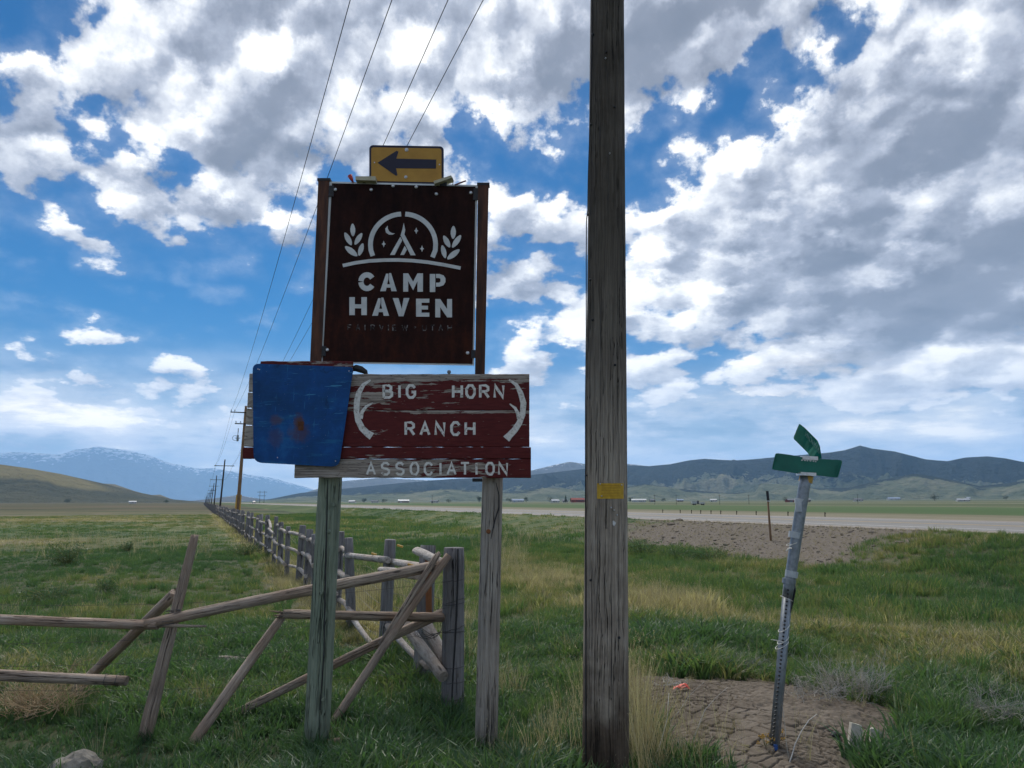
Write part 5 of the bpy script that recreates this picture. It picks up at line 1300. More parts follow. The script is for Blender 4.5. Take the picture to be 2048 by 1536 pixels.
sprig(GH(1556, 1486), m_yguard, 'tiny yellow-flowered weed against the right side of the street-sign post', 3)
sprig(GH(1532, 1497), m_yguard, 'low yellow weed spreading at the front left foot of the street-sign post', 5)

# ------------------------------------------------------------------ cracked mud
m_mud, nt, b = material('cracked_mud', 0.95, 0.12)
p = poscoord(nt); n_ = nt.noise(p, 18, 7, 0.7); n2_ = nt.noise(p, 2.0, 5, 0.6)
c = nt.ramp(nt.math('ADD', nt.math('MULTIPLY', n_, .5), nt.math('MULTIPLY', n2_, .5)), [(0.32, (0.078, 0.064, 0.049)), (0.5, (0.128, 0.106, 0.083)), (0.68, (0.20, 0.170, 0.137))])
c = nt.mix(nt.math('MULTIPLY', attr(nt, 'crack'), 0.6), c, (0.030, 0.022, 0.016))
c = nt.mix(nt.math('MULTIPLY', nt.voro(p, 42), 0.0), c, c)
setcol(nt, b, c); bump(nt, b, n_, 0.5, 0.006)
step = 0.0095
gx, gy = np.meshgrid(np.arange(MUD.x - 2.6, MUD.x + 2.8, step), np.arange(MUD.y - 2.1, MUD.y + 3.0, step), indexing='ij')
wx = gx + .11 * (fbm(gx * 6, gy * 6, 4, 90) - .5); wy = gy + .11 * (fbm(gx * 6, gy * 6, 4, 95) - .5)
def crack(wx, wy, cs, seed):
    cx = np.floor(wx / cs).astype(int); cy = np.floor(wy / cs).astype(int); d1 = np.full(wx.shape, 9.0); d2 = np.full(wx.shape, 9.0); idv = np.zeros(wx.shape)
    def hh(a, b_, s_):
        n = (a * 374761393 + b_ * 668265263 + s_ * 974634777) & 0xFFFFFFFF; n = ((n ^ (n >> 13)) * 1274126177) & 0xFFFFFFFF; return ((n ^ (n >> 16)) & 0xFFFF) / 65535.0
    for i in (-1, 0, 1):
        for j in (-1, 0, 1):
            a, b_ = cx + i, cy + j; px = (a + .5 + .9 * (hh(a, b_, seed) - .5)) * cs; py = (b_ + .5 + .9 * (hh(a, b_, seed + 1) - .5)) * cs
            d = np.hypot(wx - px, wy - py); nearer = d < d1; d2 = np.where(nearer, d1, np.minimum(d2, d)); idv = np.where(nearer, hh(a, b_, seed + 2), idv); d1 = np.where(nearer, d, d1)
    return (d2 - d1), idv
e1, id1 = crack(wx, wy, .150, 5); e2, id2 = crack(wx, wy, .075, 15)
wid = .006 + .020 * vnoise(gx * 3.5, gy * 3.5, 33) ** 1.6
k1 = 1 - sstep(0.45 * wid, wid * 1.15, e1); k2 = (1 - sstep(.001, .009, e2)) * (vnoise(gx * 2.2, gy * 2.2, 61) > .42) * .7
crumb = sstep(.53, .72, fbm(gx * 1.1 + 4, gy * 1.1, 3, 71) + .16 * (gy - MUD.y) - .02)
ck = np.maximum(k1, k2) * (1 - .75 * crumb)
mr = mud_r(gx, gy) + .22 * (fbm(gx * 2.4, gy * 2.4, 3, 8) - .5)
mr = mr + .35 * (fbm(gx * 5.5, gy * 5.5, 3, 18) - .5)
inside = 1 - sstep(.86, 1.0, mr)
zz = height(gx, gy) + .016 - .036 * ck + .009 * (id1 - .5) + (.010 + .045 * crumb) * (fbm(gx * 13, gy * 13, 4, 44) - .5) - .05 * (1 - inside)
fs_ = grid_faces(*gx.shape); keep = (inside.ravel()[fs_].max(1) > .02); fs_ = fs_[keep]
used = np.unique(fs_); rem = np.full(gx.size, -1); rem[used] = np.arange(len(used))
me = np_mesh('cracked_mud', np.stack([gx.ravel(), gy.ravel(), zz.ravel()], 1)[used], rem[fs_]); fattr(me, 'crack', ck.ravel()[used])
if me.polygons[0].normal.z < 0: me.flip_normals()
o = link('cracked_mud', me, m_mud, smooth=True); tag(o, kind='stuff')

# ------------------------------------------------------------------ roadside: marker, far-side posts, gravel
bse = GH(1542, 1081); tpp = P(1535, 1000, bse.y)
mk = empty('marker_post', bse, 'slim brown marker post with a black panel standing on the bare dirt bank', 'marker post')
log('post_shaft', bse - Vector((0, 0, .2)), P(1535.5, 998, bse.y), .045, .040, m_pole_new, mk, lump=0, seg=6, rings=3)
mb = MB(); c = P(1535, 991.5, bse.y - .05); a_ = P(1532, 982, bse.y - .05); b_ = P(1538, 1001, bse.y - .05); mb.prism([Vector((a_.x, a_.y, a_.z)), Vector((b_.x, a_.y, a_.z)), Vector((b_.x + .02, a_.y, b_.z)), Vector((a_.x + .02, a_.y, b_.z))], (0, .02, 0)); mb.build('panel', m_black, mk)
mb = MB(); mb.box(P(1537, 1002, bse.y - .06), (.14, .02, .035)); mb.build('white_band', m_tape, mk)
nxt = 0
for (px) in (1318, 1352, 1374, 1392, 1412, 1431, 1462, 1500, 1562, 1634):
    r_ = (px - 1024) / (F * math.cos(PITCH)); w_ = 40.2; Y = w_ * LN / (r_ + .4) ; x_ = r_ * Y; z_ = hz(x_, Y)
    mb = MB(); mb.box((x_, Y, z_ + .08), (.05, .05, .55)); mb.box((x_, Y - .045, z_ + .28), (.08, .02, .10)); o = mb.build('roadside_post', m_pole_dark)
    tag(o, 'short dark post on the far shoulder of the highway', 'post', 'short posts along the far shoulder')

# ------------------------------------------------------------------ settlement on the far side of the valley
def plain(name, col, rough=.8, var=.15, sc=1.0):
    m, nt, b = material(name, rough); setcol(nt, b, nt.ramp(nt.noise(objco(nt), sc, 5), [(0.3, tuple(x * (1 - var) for x in col)), (0.7, tuple(min(.85, x * (1 + var)) for x in col))])); return m
m_wroof = plain('white_metal_roof', (.40, .42, .44), .5); m_rroof = plain('red_roof', (.26, .055, .04)); m_groof = plain('grey_roof', (.16, .17, .19)); m_broof = plain('blue_grey_roof', (.28, .34, .44))
m_wwall = plain('white_wall', (.48, .48, .46)); m_twall = plain('tan_wall', (.30, .25, .19)); m_rwall = plain('red_wall', (.20, .05, .04)); m_dark = plain('dark_glass', (.03, .035, .045), .3)
def house(px, Y, w, d, h, rh, roofm, wallm, label, cat='house', rot=0.0, doors=1, wins=3, group='farm buildings across the valley'):
    x_ = (px - 1024) / (F * math.cos(PITCH)) * Y; z_ = hz(x_, Y); c = Vector((x_, Y, z_)); M = Matrix.Rotation(rot, 3, 'Z')
    t = empty('barn' if cat == 'barn' else ('shed' if cat == 'shed' else 'house'), c, label, cat, group)
    def T(v): return c + M @ Vector(v)
    mb = MB(); a = w / 2; e = d / 2
    mb.add([T(v) for v in ((-a, -e, -1), (a, -e, -1), (a, e, -1), (-a, e, -1), (-a, -e, h), (a, -e, h), (a, e, h), (-a, e, h), (-a, 0, h + rh), (a, 0, h + rh))],
           [(0, 1, 5, 4), (2, 3, 7, 6), (1, 2, 6, 9, 5), (3, 0, 4, 8, 7), (3, 2, 1, 0)])
    mb.build('wall', wallm, t)
    mb = MB(); o_ = .5; th = .25; sl = rh / e
    for sgn in (-1, 1):
        p_ = [(-a - o_, sgn * (e + o_), h - sl * o_ + .05), (a + o_, sgn * (e + o_), h - sl * o_ + .05), (a + o_, 0, h + rh + .05), (-a - o_, 0, h + rh + .05)]
        mb.prism([T(v) for v in p_], (0, 0, th))
    mb.build('roof', roofm, t)
    for i in range(doors):
        xx = -a + w * (i + .5) / max(doors, 1) * .5; hh = min(h * .8, 3.4 if cat != 'house' else 2.1); ww = 3.2 if cat != 'house' else 1.1
        mb = MB(); mb.prism([T(v) for v in ((xx - ww / 2, -e - .04, 0), (xx + ww / 2, -e - .04, 0), (xx + ww / 2, -e - .04, hh), (xx - ww / 2, -e - .04, hh))], M @ Vector((0, -.08, 0))); mb.build('door', m_dark if cat == 'house' else roofm, t)
    for i in range(wins):
        xx = a * .12 + (a * .8) * i / max(wins - 1, 1)
        mb = MB(); mb.prism([T(v) for v in ((xx - .6, -e - .04, h * .4), (xx + .6, -e - .04, h * .4), (xx + .6, -e - .04, h * .8), (xx - .6, -e - .04, h * .8))], M @ Vector((0, -.08, 0))); mb.build('window', m_dark, t)
    return t
HS = [(712, 1500, 16, 9, 3, 2.5, m_wroof, m_wwall, 'small white house with white roof, beside the green-tinged post', 'house'), (756, 1600, 18, 9, 3.2, 2.6, m_groof, m_wwall, 'low white house with grey roof standing alone among trees', 'house'),
      (812, 1500, 26, 11, 4, 3, m_wroof, m_twall, 'tan barn with bright white roof midway between the sign posts', 'barn'), (873, 1350, 16, 8, 3, 2, m_groof, m_wwall, 'low pale shed with grey roof, nearest the bleached sign post on its pasture side', 'shed'),
      (1035, 1500, 30, 12, 4, 3, m_broof, m_wwall, 'long blue-grey roofed shed just past the bleached sign post', 'shed'), (1108, 1150, 14, 9, 3, 2.5, m_wroof, m_wwall, 'small white farmhouse between the sign and the big utility pole', 'house'),
      (1128, 1180, 10, 8, 3, 2.4, m_groof, m_wwall, 'white cottage with grey roof close by the red barn', 'house'), (1152, 1150, 24, 12, 4.5, 3.2, m_rroof, m_rwall, 'red barn with red roof, just on the sign side of the big utility pole', 'barn'), (1172, 1170, 12, 10, 4, 3, m_wroof, m_rwall, 'red barn with white roof half hidden by the big utility pole', 'barn'),
      (1272, 1150, 26, 12, 3.4, 2.0, m_wroof, m_wwall, 'long white low shed just past the big utility pole', 'shed'), (1298, 1230, 10, 8, 3, 2, m_groof, m_twall, 'tan shed with grey roof beside the long white shed', 'shed'), (1418, 1200, 12, 8, 3, 2, m_wroof, m_wwall, 'small white house alone in the far fields between pole and marker post', 'house'),
      (1352, 1250, 12, 8, 3, 2, m_broof, m_twall, 'small blue-grey roofed house beyond the white trailer', 'house'), (1572, 900, 18, 9, 2.6, 1.8, m_groof, m_rwall, 'dark low shed just past the black-panelled marker post', 'shed'), (1600, 905, 10, 7, 3, 1.6, m_groof, m_twall, 'tan and grey shed seen against the street-sign post', 'shed'),
      (1770, 2100, 40, 16, 5, 4, m_broof, m_wwall, 'large blue-grey roofed barn on the lower slope past the street sign', 'barn'), (1915, 1900, 14, 10, 5, 3, m_wroof, m_wwall, 'white farmhouse high on the far slope toward the frame edge', 'house'), (1905, 900, 16, 8, 2.2, 1.4, m_wroof, m_wwall, 'white low shed out in the green field toward the frame edge', 'shed'),
      (1210 + 490, 1100, 14, 8, 3, 2, m_groof, m_wwall, 'grey roofed white house in the fields past the street sign', 'house'), (283, 900, 9, 5, 2.2, 1.2, m_wroof, m_wwall, 'small white shed far out on the pasture before the low hills', 'shed')]
for i, h_ in enumerate(HS):
    h_ = (h_[0], h_[1], h_[2] * .8, h_[3] * .8, h_[4] * .85, h_[5] * .8) + h_[6:]
    house(*h_[:9], cat=h_[9], rot=((i * 37) % 11 - 5) * .07, wins=2 if h_[2] < 15 else 4)
# trailer out in the green field
c = Vector(((1386 - 1024) / (F * math.cos(PITCH)) * 420, 420, 0)); c.z = hz(c.x, c.y)
tr = empty('stock_trailer', c, 'white farm trailer parked in the green field beyond the highway', 'trailer')
mb = MB(); mb.box(c + Vector((-1.8, 0, 1.5)), (2.6, 2, 1.5)); mb.box(c + Vector((2.4, 0, 1.2)), (3.0, 2, 1.0), None, .85); mb.build('body', m_wwall, tr)
mb = MB(); mb.box(c + Vector((.3, 0, 1.5)), (.8, 1.6, 1.8)); mb.build('hopper', m_dark, tr)
mb = MB(); mb.box(c + Vector((0, 0, .65)), (8.4, .3, .14)); mb.build('chassis', m_groof, tr)
for xx in (-2.4, -1.4, 2.2, 3.1):
    mb = MB(); mb.tube([c + Vector((xx, -1.1, .45)), c + Vector((xx, -.8, .45))], .45, 12); mb.build('wheel', m_black, tr)
# vehicle on the highway far down the line
s_ = 560; x_, y_ = from_sw(s_, 34.0)
def car(c, rot, bodym, label):
    t = empty('car', c, label, 'car'); M = Matrix.Rotation(rot, 3, 'Z')
    prof = [(-2.2, .35), (2.2, .35), (2.25, .8), (1.3, 1.0), (.7, 1.5), (-1.2, 1.52), (-2.0, 1.05), (-2.25, .9)]
    mb = MB(); mb.prism([c + M @ Vector((-.85, y, z)) for y, z in prof], M @ Vector((1.7, 0, 0))); mb.build('body', bodym, t)
    for yy in (-1.35, 1.35):
        for xx in (-.82, .82): mb = MB(); mb.tube([c + M @ Vector((xx - .1, yy, .34)), c + M @ Vector((xx + .1, yy, .34))], .34, 12); mb.build('wheel', m_black, t)
    for (ya, yb, za, zb) in ((-1.9, -1.3, 1.12, 1.46), (.78, 1.2, 1.06, 1.42)):
        mb = MB(); mb.prism([c + M @ Vector(v) for v in ((-.7, ya - .06, za), (.7, ya - .06, za), (.7, yb - .02, zb), (-.7, yb - .02, zb))], M @ Vector((0, .02, .04))); mb.build('window', m_dark, t)
    for xx in (-.6, .6): mb = MB(); mb.box(c + M @ Vector((xx, -2.27, .72)), (.3, .06, .16), M); mb.build('headlight', m_wwall, t)
car(Vector((x_, y_, 1.0)), math.atan2(.4, 1), m_wwall, 'tiny white car on the highway, seen between the far utility poles')
# lattice-armed pole out on the plain
c = Vector(((535 - 1024) / (F * math.cos(PITCH)) * 700, 700, 0)); c.z = hz(c.x, c.y)
py_ = empty('h_frame_pylon', c, 'two-legged power pylon standing on the plain beyond the highway', 'pylon')
for xx in (-2, 2): log('leg', c + Vector((xx, 0, -.3)), c + Vector((xx, 0, 11)), .2, .14, m_pole_dark, py_, lump=0, seg=6, rings=2)
for (zz_, ww) in ((9.8, 9), (6.5, 7)): mb = MB(); mb.box(c + Vector((0, -.22, zz_)), (ww, .2, .3)); mb.build('crossarm', m_pole_dark, py_)
for i, px in enumerate((1303, 1345, 1430, 1487, 1524, 1700, 868)):
    Y = 520; c = Vector(((px - 1024) / (F * math.cos(PITCH)) * Y, Y, 0)); c.z = hz(c.x, c.y); t = empty('field_pole', c, 'slim dark pole of the power line crossing the far fields', 'utility pole', 'poles across the far fields')
    log('post_shaft', c - Vector((0, 0, .3)), c + Vector((0, 0, 6.5)), .13, .10, m_pole_dark, t, lump=0, seg=6, rings=2)
    mb = MB(); mb.box(c + Vector((0, -.16, 6.0)), (1.8, .1, .12)); mb.build('crossarm', m_pole_dark, t)

# ------------------------------------------------------------------ plants
def leaf_mat(name, stops, trans=.40, inst=True, rough=.5):
    m = bpy.data.materials.new(name); m.use_nodes = True; nt = NT(m.node_tree); m.node_tree.nodes.clear()
    t = attr(nt, 'tone', 'INSTANCER') if inst else nt.noise(objco(nt), 2.0, 4)
    tipv = attr(nt, 'tip')
    f = nt.math('ADD', t, nt.math('MULTIPLY', tipv, .16))
    c = nt.ramp(f, stops)
    pr = nt.node('ShaderNodeBsdfPrincipled'); nt.l.new(c, pr.inputs['Base Color']); pr.inputs['Roughness'].default_value = rough; pr.inputs['Specular IOR Level'].default_value = .3
    tr = nt.node('ShaderNodeBsdfTranslucent'); nt.l.new(nt.mix(1.0, c, (1.5, 1.6, .9), 'MULTIPLY'), tr.inputs['Color'])
    mx = nt.node('ShaderNodeMixShader'); mx.inputs[0].default_value = trans; nt.l.new(pr.outputs[0], mx.inputs[1]); nt.l.new(tr.outputs[0], mx.inputs[2])
    o = nt.node('ShaderNodeOutputMaterial'); nt.l.new(mx.outputs[0], o.inputs[0]); return m
GST = [(0.0, (0.045, 0.092, 0.052)), (0.22, (0.068, 0.130, 0.055)), (0.45, (0.108, 0.158, 0.060)), (0.62, (0.175, 0.175, 0.085)), (0.80, (0.30, 0.26, 0.15)), (1.0, (0.44, 0.38, 0.26))]
m_grass = leaf_mat('grass_blade', GST); m_dry = leaf_mat('dry_grass', [(0.0, (0.17, 0.14, 0.085)), (0.5, (0.30, 0.25, 0.165)), (1.0, (0.46, 0.40, 0.29))], .25)

def clump(name, n, h, spread, width, lean, seed, mat, seg=3, droop=1.0, stiff=False, head=0.0):
    g = np.random.default_rng(seed); vs = []; fs = []; tip = []
    for i in range(n):
        a = g.uniform(0, 2 * math.pi); rr = spread * math.sqrt(g.uniform(0, 1)); bx, by = rr * math.cos(a), rr * math.sin(a)
        hh = h * g.uniform(.45, 1.0); la = a + g.normal(0, .8); le = lean * g.uniform(.2, 1.0) * hh; wd = width * g.uniform(.6, 1.1)
        fa = g.uniform(0, math.pi); fx, fy = math.cos(fa), math.sin(fa); b0 = len(vs)
        for k in range(seg + 1):
            t = k / seg; off = le * t ** (1.2 if stiff else 2.0); z = hh * (t - .35 * droop * (le / hh) * t ** 3); w_ = wd * (1 - t ** 1.6) * .5
            cx, cy = bx + math.cos(la) * off, by + math.sin(la) * off
            if k == seg: vs.append((cx, cy, z)); tip.append(1.0)
            else: vs += [(cx - fx * w_, cy - fy * w_, z), (cx + fx * w_, cy + fy * w_, z)]; tip += [t, t]
        for k in range(seg - 1): fs.append((b0 + 2 * k, b0 + 2 * k + 1, b0 + 2 * k + 3, b0 + 2 * k + 2))
        fs.append((b0 + 2 * (seg - 1), b0 + 2 * (seg - 1) + 1, b0 + 2 * seg))
        if head:
            cx, cy, z = vs[-1]
            for q_ in range(4):
                b1 = len(vs); ha = g.uniform(0, 6.28); zz_ = z - head * q_ * .25; vs += [(cx, cy, zz_), (cx + math.cos(ha) * head * .35, cy + math.sin(ha) * head * .35, zz_ + head * .25), (cx, cy, zz_ + head * .35)]; tip += [1, 1, 1]; fs.append((b1, b1 + 1, b1 + 2))
    me = bpy.data.meshes.new(name); me.from_pydata(vs, [], fs); me.update(); fattr(me, 'tip', tip); me.materials.append(mat); return me

def scatter(name, pts, tone, vid, scl, meshes, rot=None):
    """one object that instances the given tufts on a cloud of points"""
    N = len(pts); me = bpy.data.meshes.new(name); me.vertices.add(N); me.vertices.foreach_set('co', np.asarray(pts, np.float32).ravel())
    if rot is None: rot = np.stack([rng.normal(0, .10, N), rng.normal(0, .10, N), rng.uniform(0, 6.28, N)], 1)
    a = me.attributes.new('rot', 'FLOAT_VECTOR', 'POINT'); a.data.foreach_set('vector', np.asarray(rot, np.float32).ravel())
    fattr(me, 'tone', tone); fattr(me, 'scl', scl)
    a = me.attributes.new('vid', 'INT', 'POINT'); a.data.foreach_set('value', np.asarray(vid, np.int32))
    o = bpy.data.objects.new(name, me); S.collection.objects.link(o); me.materials.append(meshes[0].materials[0])
    col = bpy.data.collections.new(name + '_tufts')
    for i, m_ in enumerate(meshes):
        so = bpy.data.objects.new('%s_tuft_%02d' % (name, i), m_); col.objects.link(so)
    ng = bpy.data.node_groups.new(name, 'GeometryNodeTree'); ng.interface.new_socket('Geometry', in_out='INPUT', socket_type='NodeSocketGeometry'); ng.interface.new_socket('Geometry', in_out='OUTPUT', socket_type='NodeSocketGeometry')
    gi = ng.nodes.new('NodeGroupInput'); go = ng.nodes.new('NodeGroupOutput'); ip = ng.nodes.new('GeometryNodeInstanceOnPoints'); ci = ng.nodes.new('GeometryNodeCollectionInfo')
    ci.inputs['Collection'].default_value = col; ci.inputs['Separate Children'].default_value = True; ci.inputs['Reset Children'].default_value = True
    def na(n_, dt): x = ng.nodes.new('GeometryNodeInputNamedAttribute'); x.data_type = dt; x.inputs['Name'].default_value = n_; return [s for s in x.outputs if s.enabled and s.name == 'Attribute'][0]
    L = ng.links.new; L(gi.outputs[0], ip.inputs['Points']); L(ci.outputs[0], ip.inputs['Instance']); ip.inputs['Pick Instance'].default_value = True
    L(na('vid', 'INT'), ip.inputs['Instance Index']); L(na('rot', 'FLOAT_VECTOR'), ip.inputs['Rotation']); L(na('scl', 'FLOAT'), ip.inputs['Scale']); L(ip.outputs[0], go.inputs[0])
    md = o.modifiers.new('tufts', 'NODES'); md.node_group = ng; tag(o, kind='stuff'); return o

def sector(n, r0, r1, a0=-44, a1=44):
    r = np.sqrt(rng.uniform(r0 * r0, r1 * r1, n)); a = np.radians(rng.uniform(a0, a1, n)); return r * np.sin(a), r * np.cos(a)
def gz(px, py, rx, ry, x, y):
    c = GH(px, py); return np.exp(-(((x - c.x) / rx) ** 2 + ((y - c.y) / ry) ** 2))
def lush(x, y):
    """how tall and thick the turf stands, in metres of blade"""
    s, w = sw(x, y); r = np.hypot(x, y)
    h = .235 + .26 * (fbm(x / 1.1, y / 1.1, 4, 60) - .5) * 2
    h = h * np.where(w < wc0 - .3, .80, 1.0) + .06 * np.exp(-((r - 5.0) / .7) ** 2)
    h = np.where(w < wc0 - .5, h * (1 - .35 * sstep(10, 22, r)), h)
    h = h + .12 * gz(1450, 1290, 1.5, .9, x, y) + .10 * gz(1300, 1320, .5, .5, x, y) + .16 * gz(1880, 1430, .7, .5, x, y)
    return np.clip(h, .07, .6)
def place(n, r0, r1, dens_fn=None, wmax=23.5):
    x, y = sector(n, r0, r1); s, w = sw(x, y)
    ok = (w < wmax) & (mud_r(x, y) + .25 * (fbm(x * 2.4, y * 2.4, 3, 8) - .5) > .90 + .22 * rng.uniform(0, 1, n) ** 2) & (rng.uniform(0, 1, n) > dirt_mask(x, y) * 1.02)
    ok &= np.hypot(x - base.x, y - base.y) > .2
    for qx, qy in ((1722, 1502), (1757, 1500)):
        qg = G(qx, qy); ok &= np.hypot((x - qg.x) / .11, (y - qg.y + .03) / .16) > 1
    if dens_fn is not None: ok &= rng.uniform(0, 1, n) < dens_fn(x, y)
    return x[ok], y[ok]

g_near = [clump('grass_tuft', 17, 1.0, .32, .066 + .014 * (i % 3), .95, 100 + i, m_grass, seg=4) for i in range(7)]
def tone_of(x, y, j=.13):
    return np.clip(dryness(x, y) * .80 - .03 + .34 * (fbm(x / .7, y / .7, 3, 77) - .5) + rng.normal(0, j, len(x)), 0, 1)
x, y = place(21000, 3.6, 13.5)
scl = lush(x, y) * rng.uniform(.75, 1.25, len(x))
tn = tone_of(x, y, .15); tn = tn - .24 * np.exp(-((np.hypot(x, y) - 6.2) / 1.3) ** 2)
tn = np.clip(tn, .02, 1)
scatter('grass', np.stack([x, y, height(x, y) - .01], 1), tn, rng.integers(0, 7, len(x)), scl, g_near)
g_mid = [clump('grass_tuft_mid', 26, 1.0, .75, .075, .6, 200 + i, m_grass, seg=3) for i in range(5)]
x, y = place(26000, 13, 38)
scatter('mid_grass', np.stack([x, y, height(x, y) - .01], 1), tone_of(x, y), rng.integers(0, 5, len(x)), lush(x, y) * rng.uniform(.7, 1.25, len(x)), g_mid)
g_far = [clump('grass_tuft_far', 30, 1.0, 2.2, .20, .5, 300 + i, m_grass, seg=2) for i in range(4)]
x, y = place(30000, 36, 130)
sc_ = lush(x, y) * rng.uniform(.7, 1.2, len(x)); s, w = sw(x, y); sc_ *= np.where(w > 19, .6, 1.0)
scatter('far_grass', np.stack([x, y, height(x, y) - .01], 1), tone_of(x, y), rng.integers(0, 4, len(x)), sc_, g_far)
# dry straw: along the fence, in the tan patches, round the big pole
g_dry = [clump('straw_tuft', 16, 1.0, .30, .016, .55, 400 + i, m_dry, seg=4, droop=.6, head=.05 if i % 2 else 0) for i in range(6)]
def drydens(x, y): return np.clip((dryness(x, y) - .50) * 1.9, 0.02, 1)
x, y = place(14000, 4.2, 26, drydens); s, w = sw(x, y)
scatter('dry_grass', np.stack([x, y, height(x, y) - .01], 1), rng.uniform(.1, .9, len(x)), rng.integers(0, 6, len(x)), np.clip(lush(x, y) * rng.uniform(1.0, 1.7, len(x)), .15, .55), g_dry)
g_fd = [clump('far_straw_tuft', 22, 1.0, .9, .035, .45, 430 + i, m_dry, seg=3) for i in range(4)]
x, y = place(14000, 24, 110, drydens)
scatter('far_dry_grass', np.stack([x, y, height(x, y) - .01], 1), rng.uniform(.0, .6, len(x)), rng.integers(0, 4, len(x)), np.clip(lush(x, y) * rng.uniform(.9, 1.5, len(x)), .15, .5), g_fd)
# tall bleached stalks
g_st = [clump('stalk_tuft', 9, 1.0, .10, .0085, .42, 500 + i, m_dry, seg=5, droop=.5, stiff=True, head=.04 if i % 2 else 0) for i in range(6)]
P_ = []
for (px, py, rx, ry, n, h0, h1) in ((1268, 1500, .10, .45, 40, .5, .95), (1262, 1400, .12, .5, 34, .5, .85), (1310, 1530, .25, .25, 20, .4, .8), (1370, 1530, .3, .2, 9, .3, .6), (1120, 1500, .22, .30, 26, .35, .6), (1140, 1430, .15, .3, 10, .35, .6), (1022, 1390, .14, .35, 26, .35, .55),
                                    (1090, 1530, .2, .2, 14, .3, .55), (1470, 1480, .7, .5, 7, .3, .5), (1340, 1460, .3, .5, 8, .3, .55), (1780, 1420, .5, .5, 8, .3, .6), (1900, 1380, .7, .5, 12, .35, .6), (1180, 1420, .06, .6, 10, .4, .7), (945, 1330, .2, .6, 16, .35, .6),
                                    (920, 1250, .3, 1.0, 30, .4, .7), (760, 1200, .5, 1.8, 90, .5, .8), (700, 1190, .6, 1.6, 80, .5, .75), (830, 1220, .3, .8, 60, .4, .7), (660, 1140, .8, 3.0, 90, .5, .8), (1040, 1080, 1.5, 3, 60, .5, .9), (1330, 1215, 1.0, 1.4, 60, .3, .6), (1110, 1165, 1.2, 2.0, 70, .35, .6), (1020, 1130, .8, 3.0, 60, .5, .9), (540, 1095, 1.5, 3.0, 60, .5, .8), (1010, 1100, 1, 3, 40, .6, 1.0)):
    c = GH(px, py)
    for _ in range(n): xx, yy = c.x + rng.normal(0, rx * .7), c.y + rng.normal(0, ry * .7); P_.append((xx, yy, hz(xx, yy), rng.uniform(h0, h1)))
for _ in range(420):      # scattered over the rough ground
    xx, yy = sector(1, 6.5, 22); w_ = sw(xx, yy)[1][0]
    if mud_r(xx, yy)[0] > 1.1 and w_ < 17: P_.append((xx[0], yy[0], hz(xx[0], yy[0]), rng.uniform(.25, .5)))
for _ in range(260):      # loose pale reeds on the pasture
    c = GH(rng.uniform(-60, 420), rng.normal(1092, 12)); P_.append((c.x, c.y, c.z, rng.uniform(.5, .95)))
P_ = np.array(P_)
scatter('dry_stalks', P_[:, :3], rng.uniform(.25, 1.0, len(P_)), rng.integers(0, 6, len(P_)), P_[:, 3], g_st)

# dark low bushes in the pasture
m_bush = leaf_mat('bush_leaf', [(0.3, (0.035, 0.070, 0.035)), (0.6, (0.07, 0.12, 0.06))], .3, inst=False)
def bush(px, py, w, h, lab, seed, cat='shrub', mat=None, dens=1.0):
    c = GH(px, py); g = random.Random(seed); sc_ = 1.0
    t = empty('low_shrub', c, lab, cat); mb = MB(); ms_ = MB(); tips = []
    for i in range(int(26 * dens)):
        a = g.uniform(0, 6.28); e = g.uniform(.15, 1.0); tp_ = c + Vector((math.cos(a) * w / 2 * math.sqrt(1 - e * e * .7) * g.uniform(.4, 1), math.sin(a) * w / 2 * math.sqrt(1 - e * e * .7) * g.uniform(.4, 1), h * e * g.uniform(.7, 1)))
        ms_.tube([c + Vector((g.uniform(-.05, .05), g.uniform(-.05, .05), 0)), c.lerp(tp_, .5) + Vector((0, 0, h * .1)), tp_], [.010, .007, .003], 3)
        for q_ in range(30):
            t_ = g.uniform(.3, 1.05); p_ = c.lerp(tp_, t_) + Vector((g.gauss(0, .05) * w, g.gauss(0, .05) * w, g.gauss(0, .05) * h)); l_ = g.uniform(.05, .11) * (.4 + h * .5)
            d_ = Vector((g.uniform(-1, 1), g.uniform(-1, 1), g.uniform(.1, 1.2))).normalized(); s_ = d_.cross(Vector((g.uniform(-1, 1), g.uniform(-1, 1), .3))).normalized() * l_ * .16
            mb.add([p_, p_ + d_ * l_ * .5 + s_, p_ + d_ * l_, p_ + d_ * l_ * .5 - s_], [(0, 1, 2, 3)])
    ms_.build('stems', m_stem, t, fix=False); mb.build('foliage', mat or m_bush, t, fix=False)
bush(135, 1130, 1.9, .9, 'spiky dark green bush in the pasture, larger one behind the level rail', 1, dens=1.6)
bush(217, 1190, .75, .42, 'round dark green bush in the pasture just behind the crossed prop pole', 2, dens=1.2)
bush(256, 1103, .9, .5, 'small round dark bush farther back in the pasture, between spiky bush and stake', 3)
bush(495, 1112, 1.9, .6, 'wide low dark bush hugging the left side of the rail fence', 4, dens=1.5)
bush(100, 1205, 1.5, .45, 'flat dark weed patch above the level rail in the pasture', 5, dens=1.3)
bush(1285, 1112, 2.4, .8, 'dark green bush at the foot of the dirt bank beside the big utility pole', 6, dens=1.6)
bush(1350, 1118, 1.6, .6, 'smaller dark green bush at the foot of the dirt bank', 7, dens=1.3)
bush(1420, 1124, 2.6, .6, 'low dark bush in front of the dirt bank, between the pole and the marker post', 8, dens=1.6)
bush(640, 1105, 1.2, .5, 'low green weed behind the green-tinged sign post among the fence rails', 9)

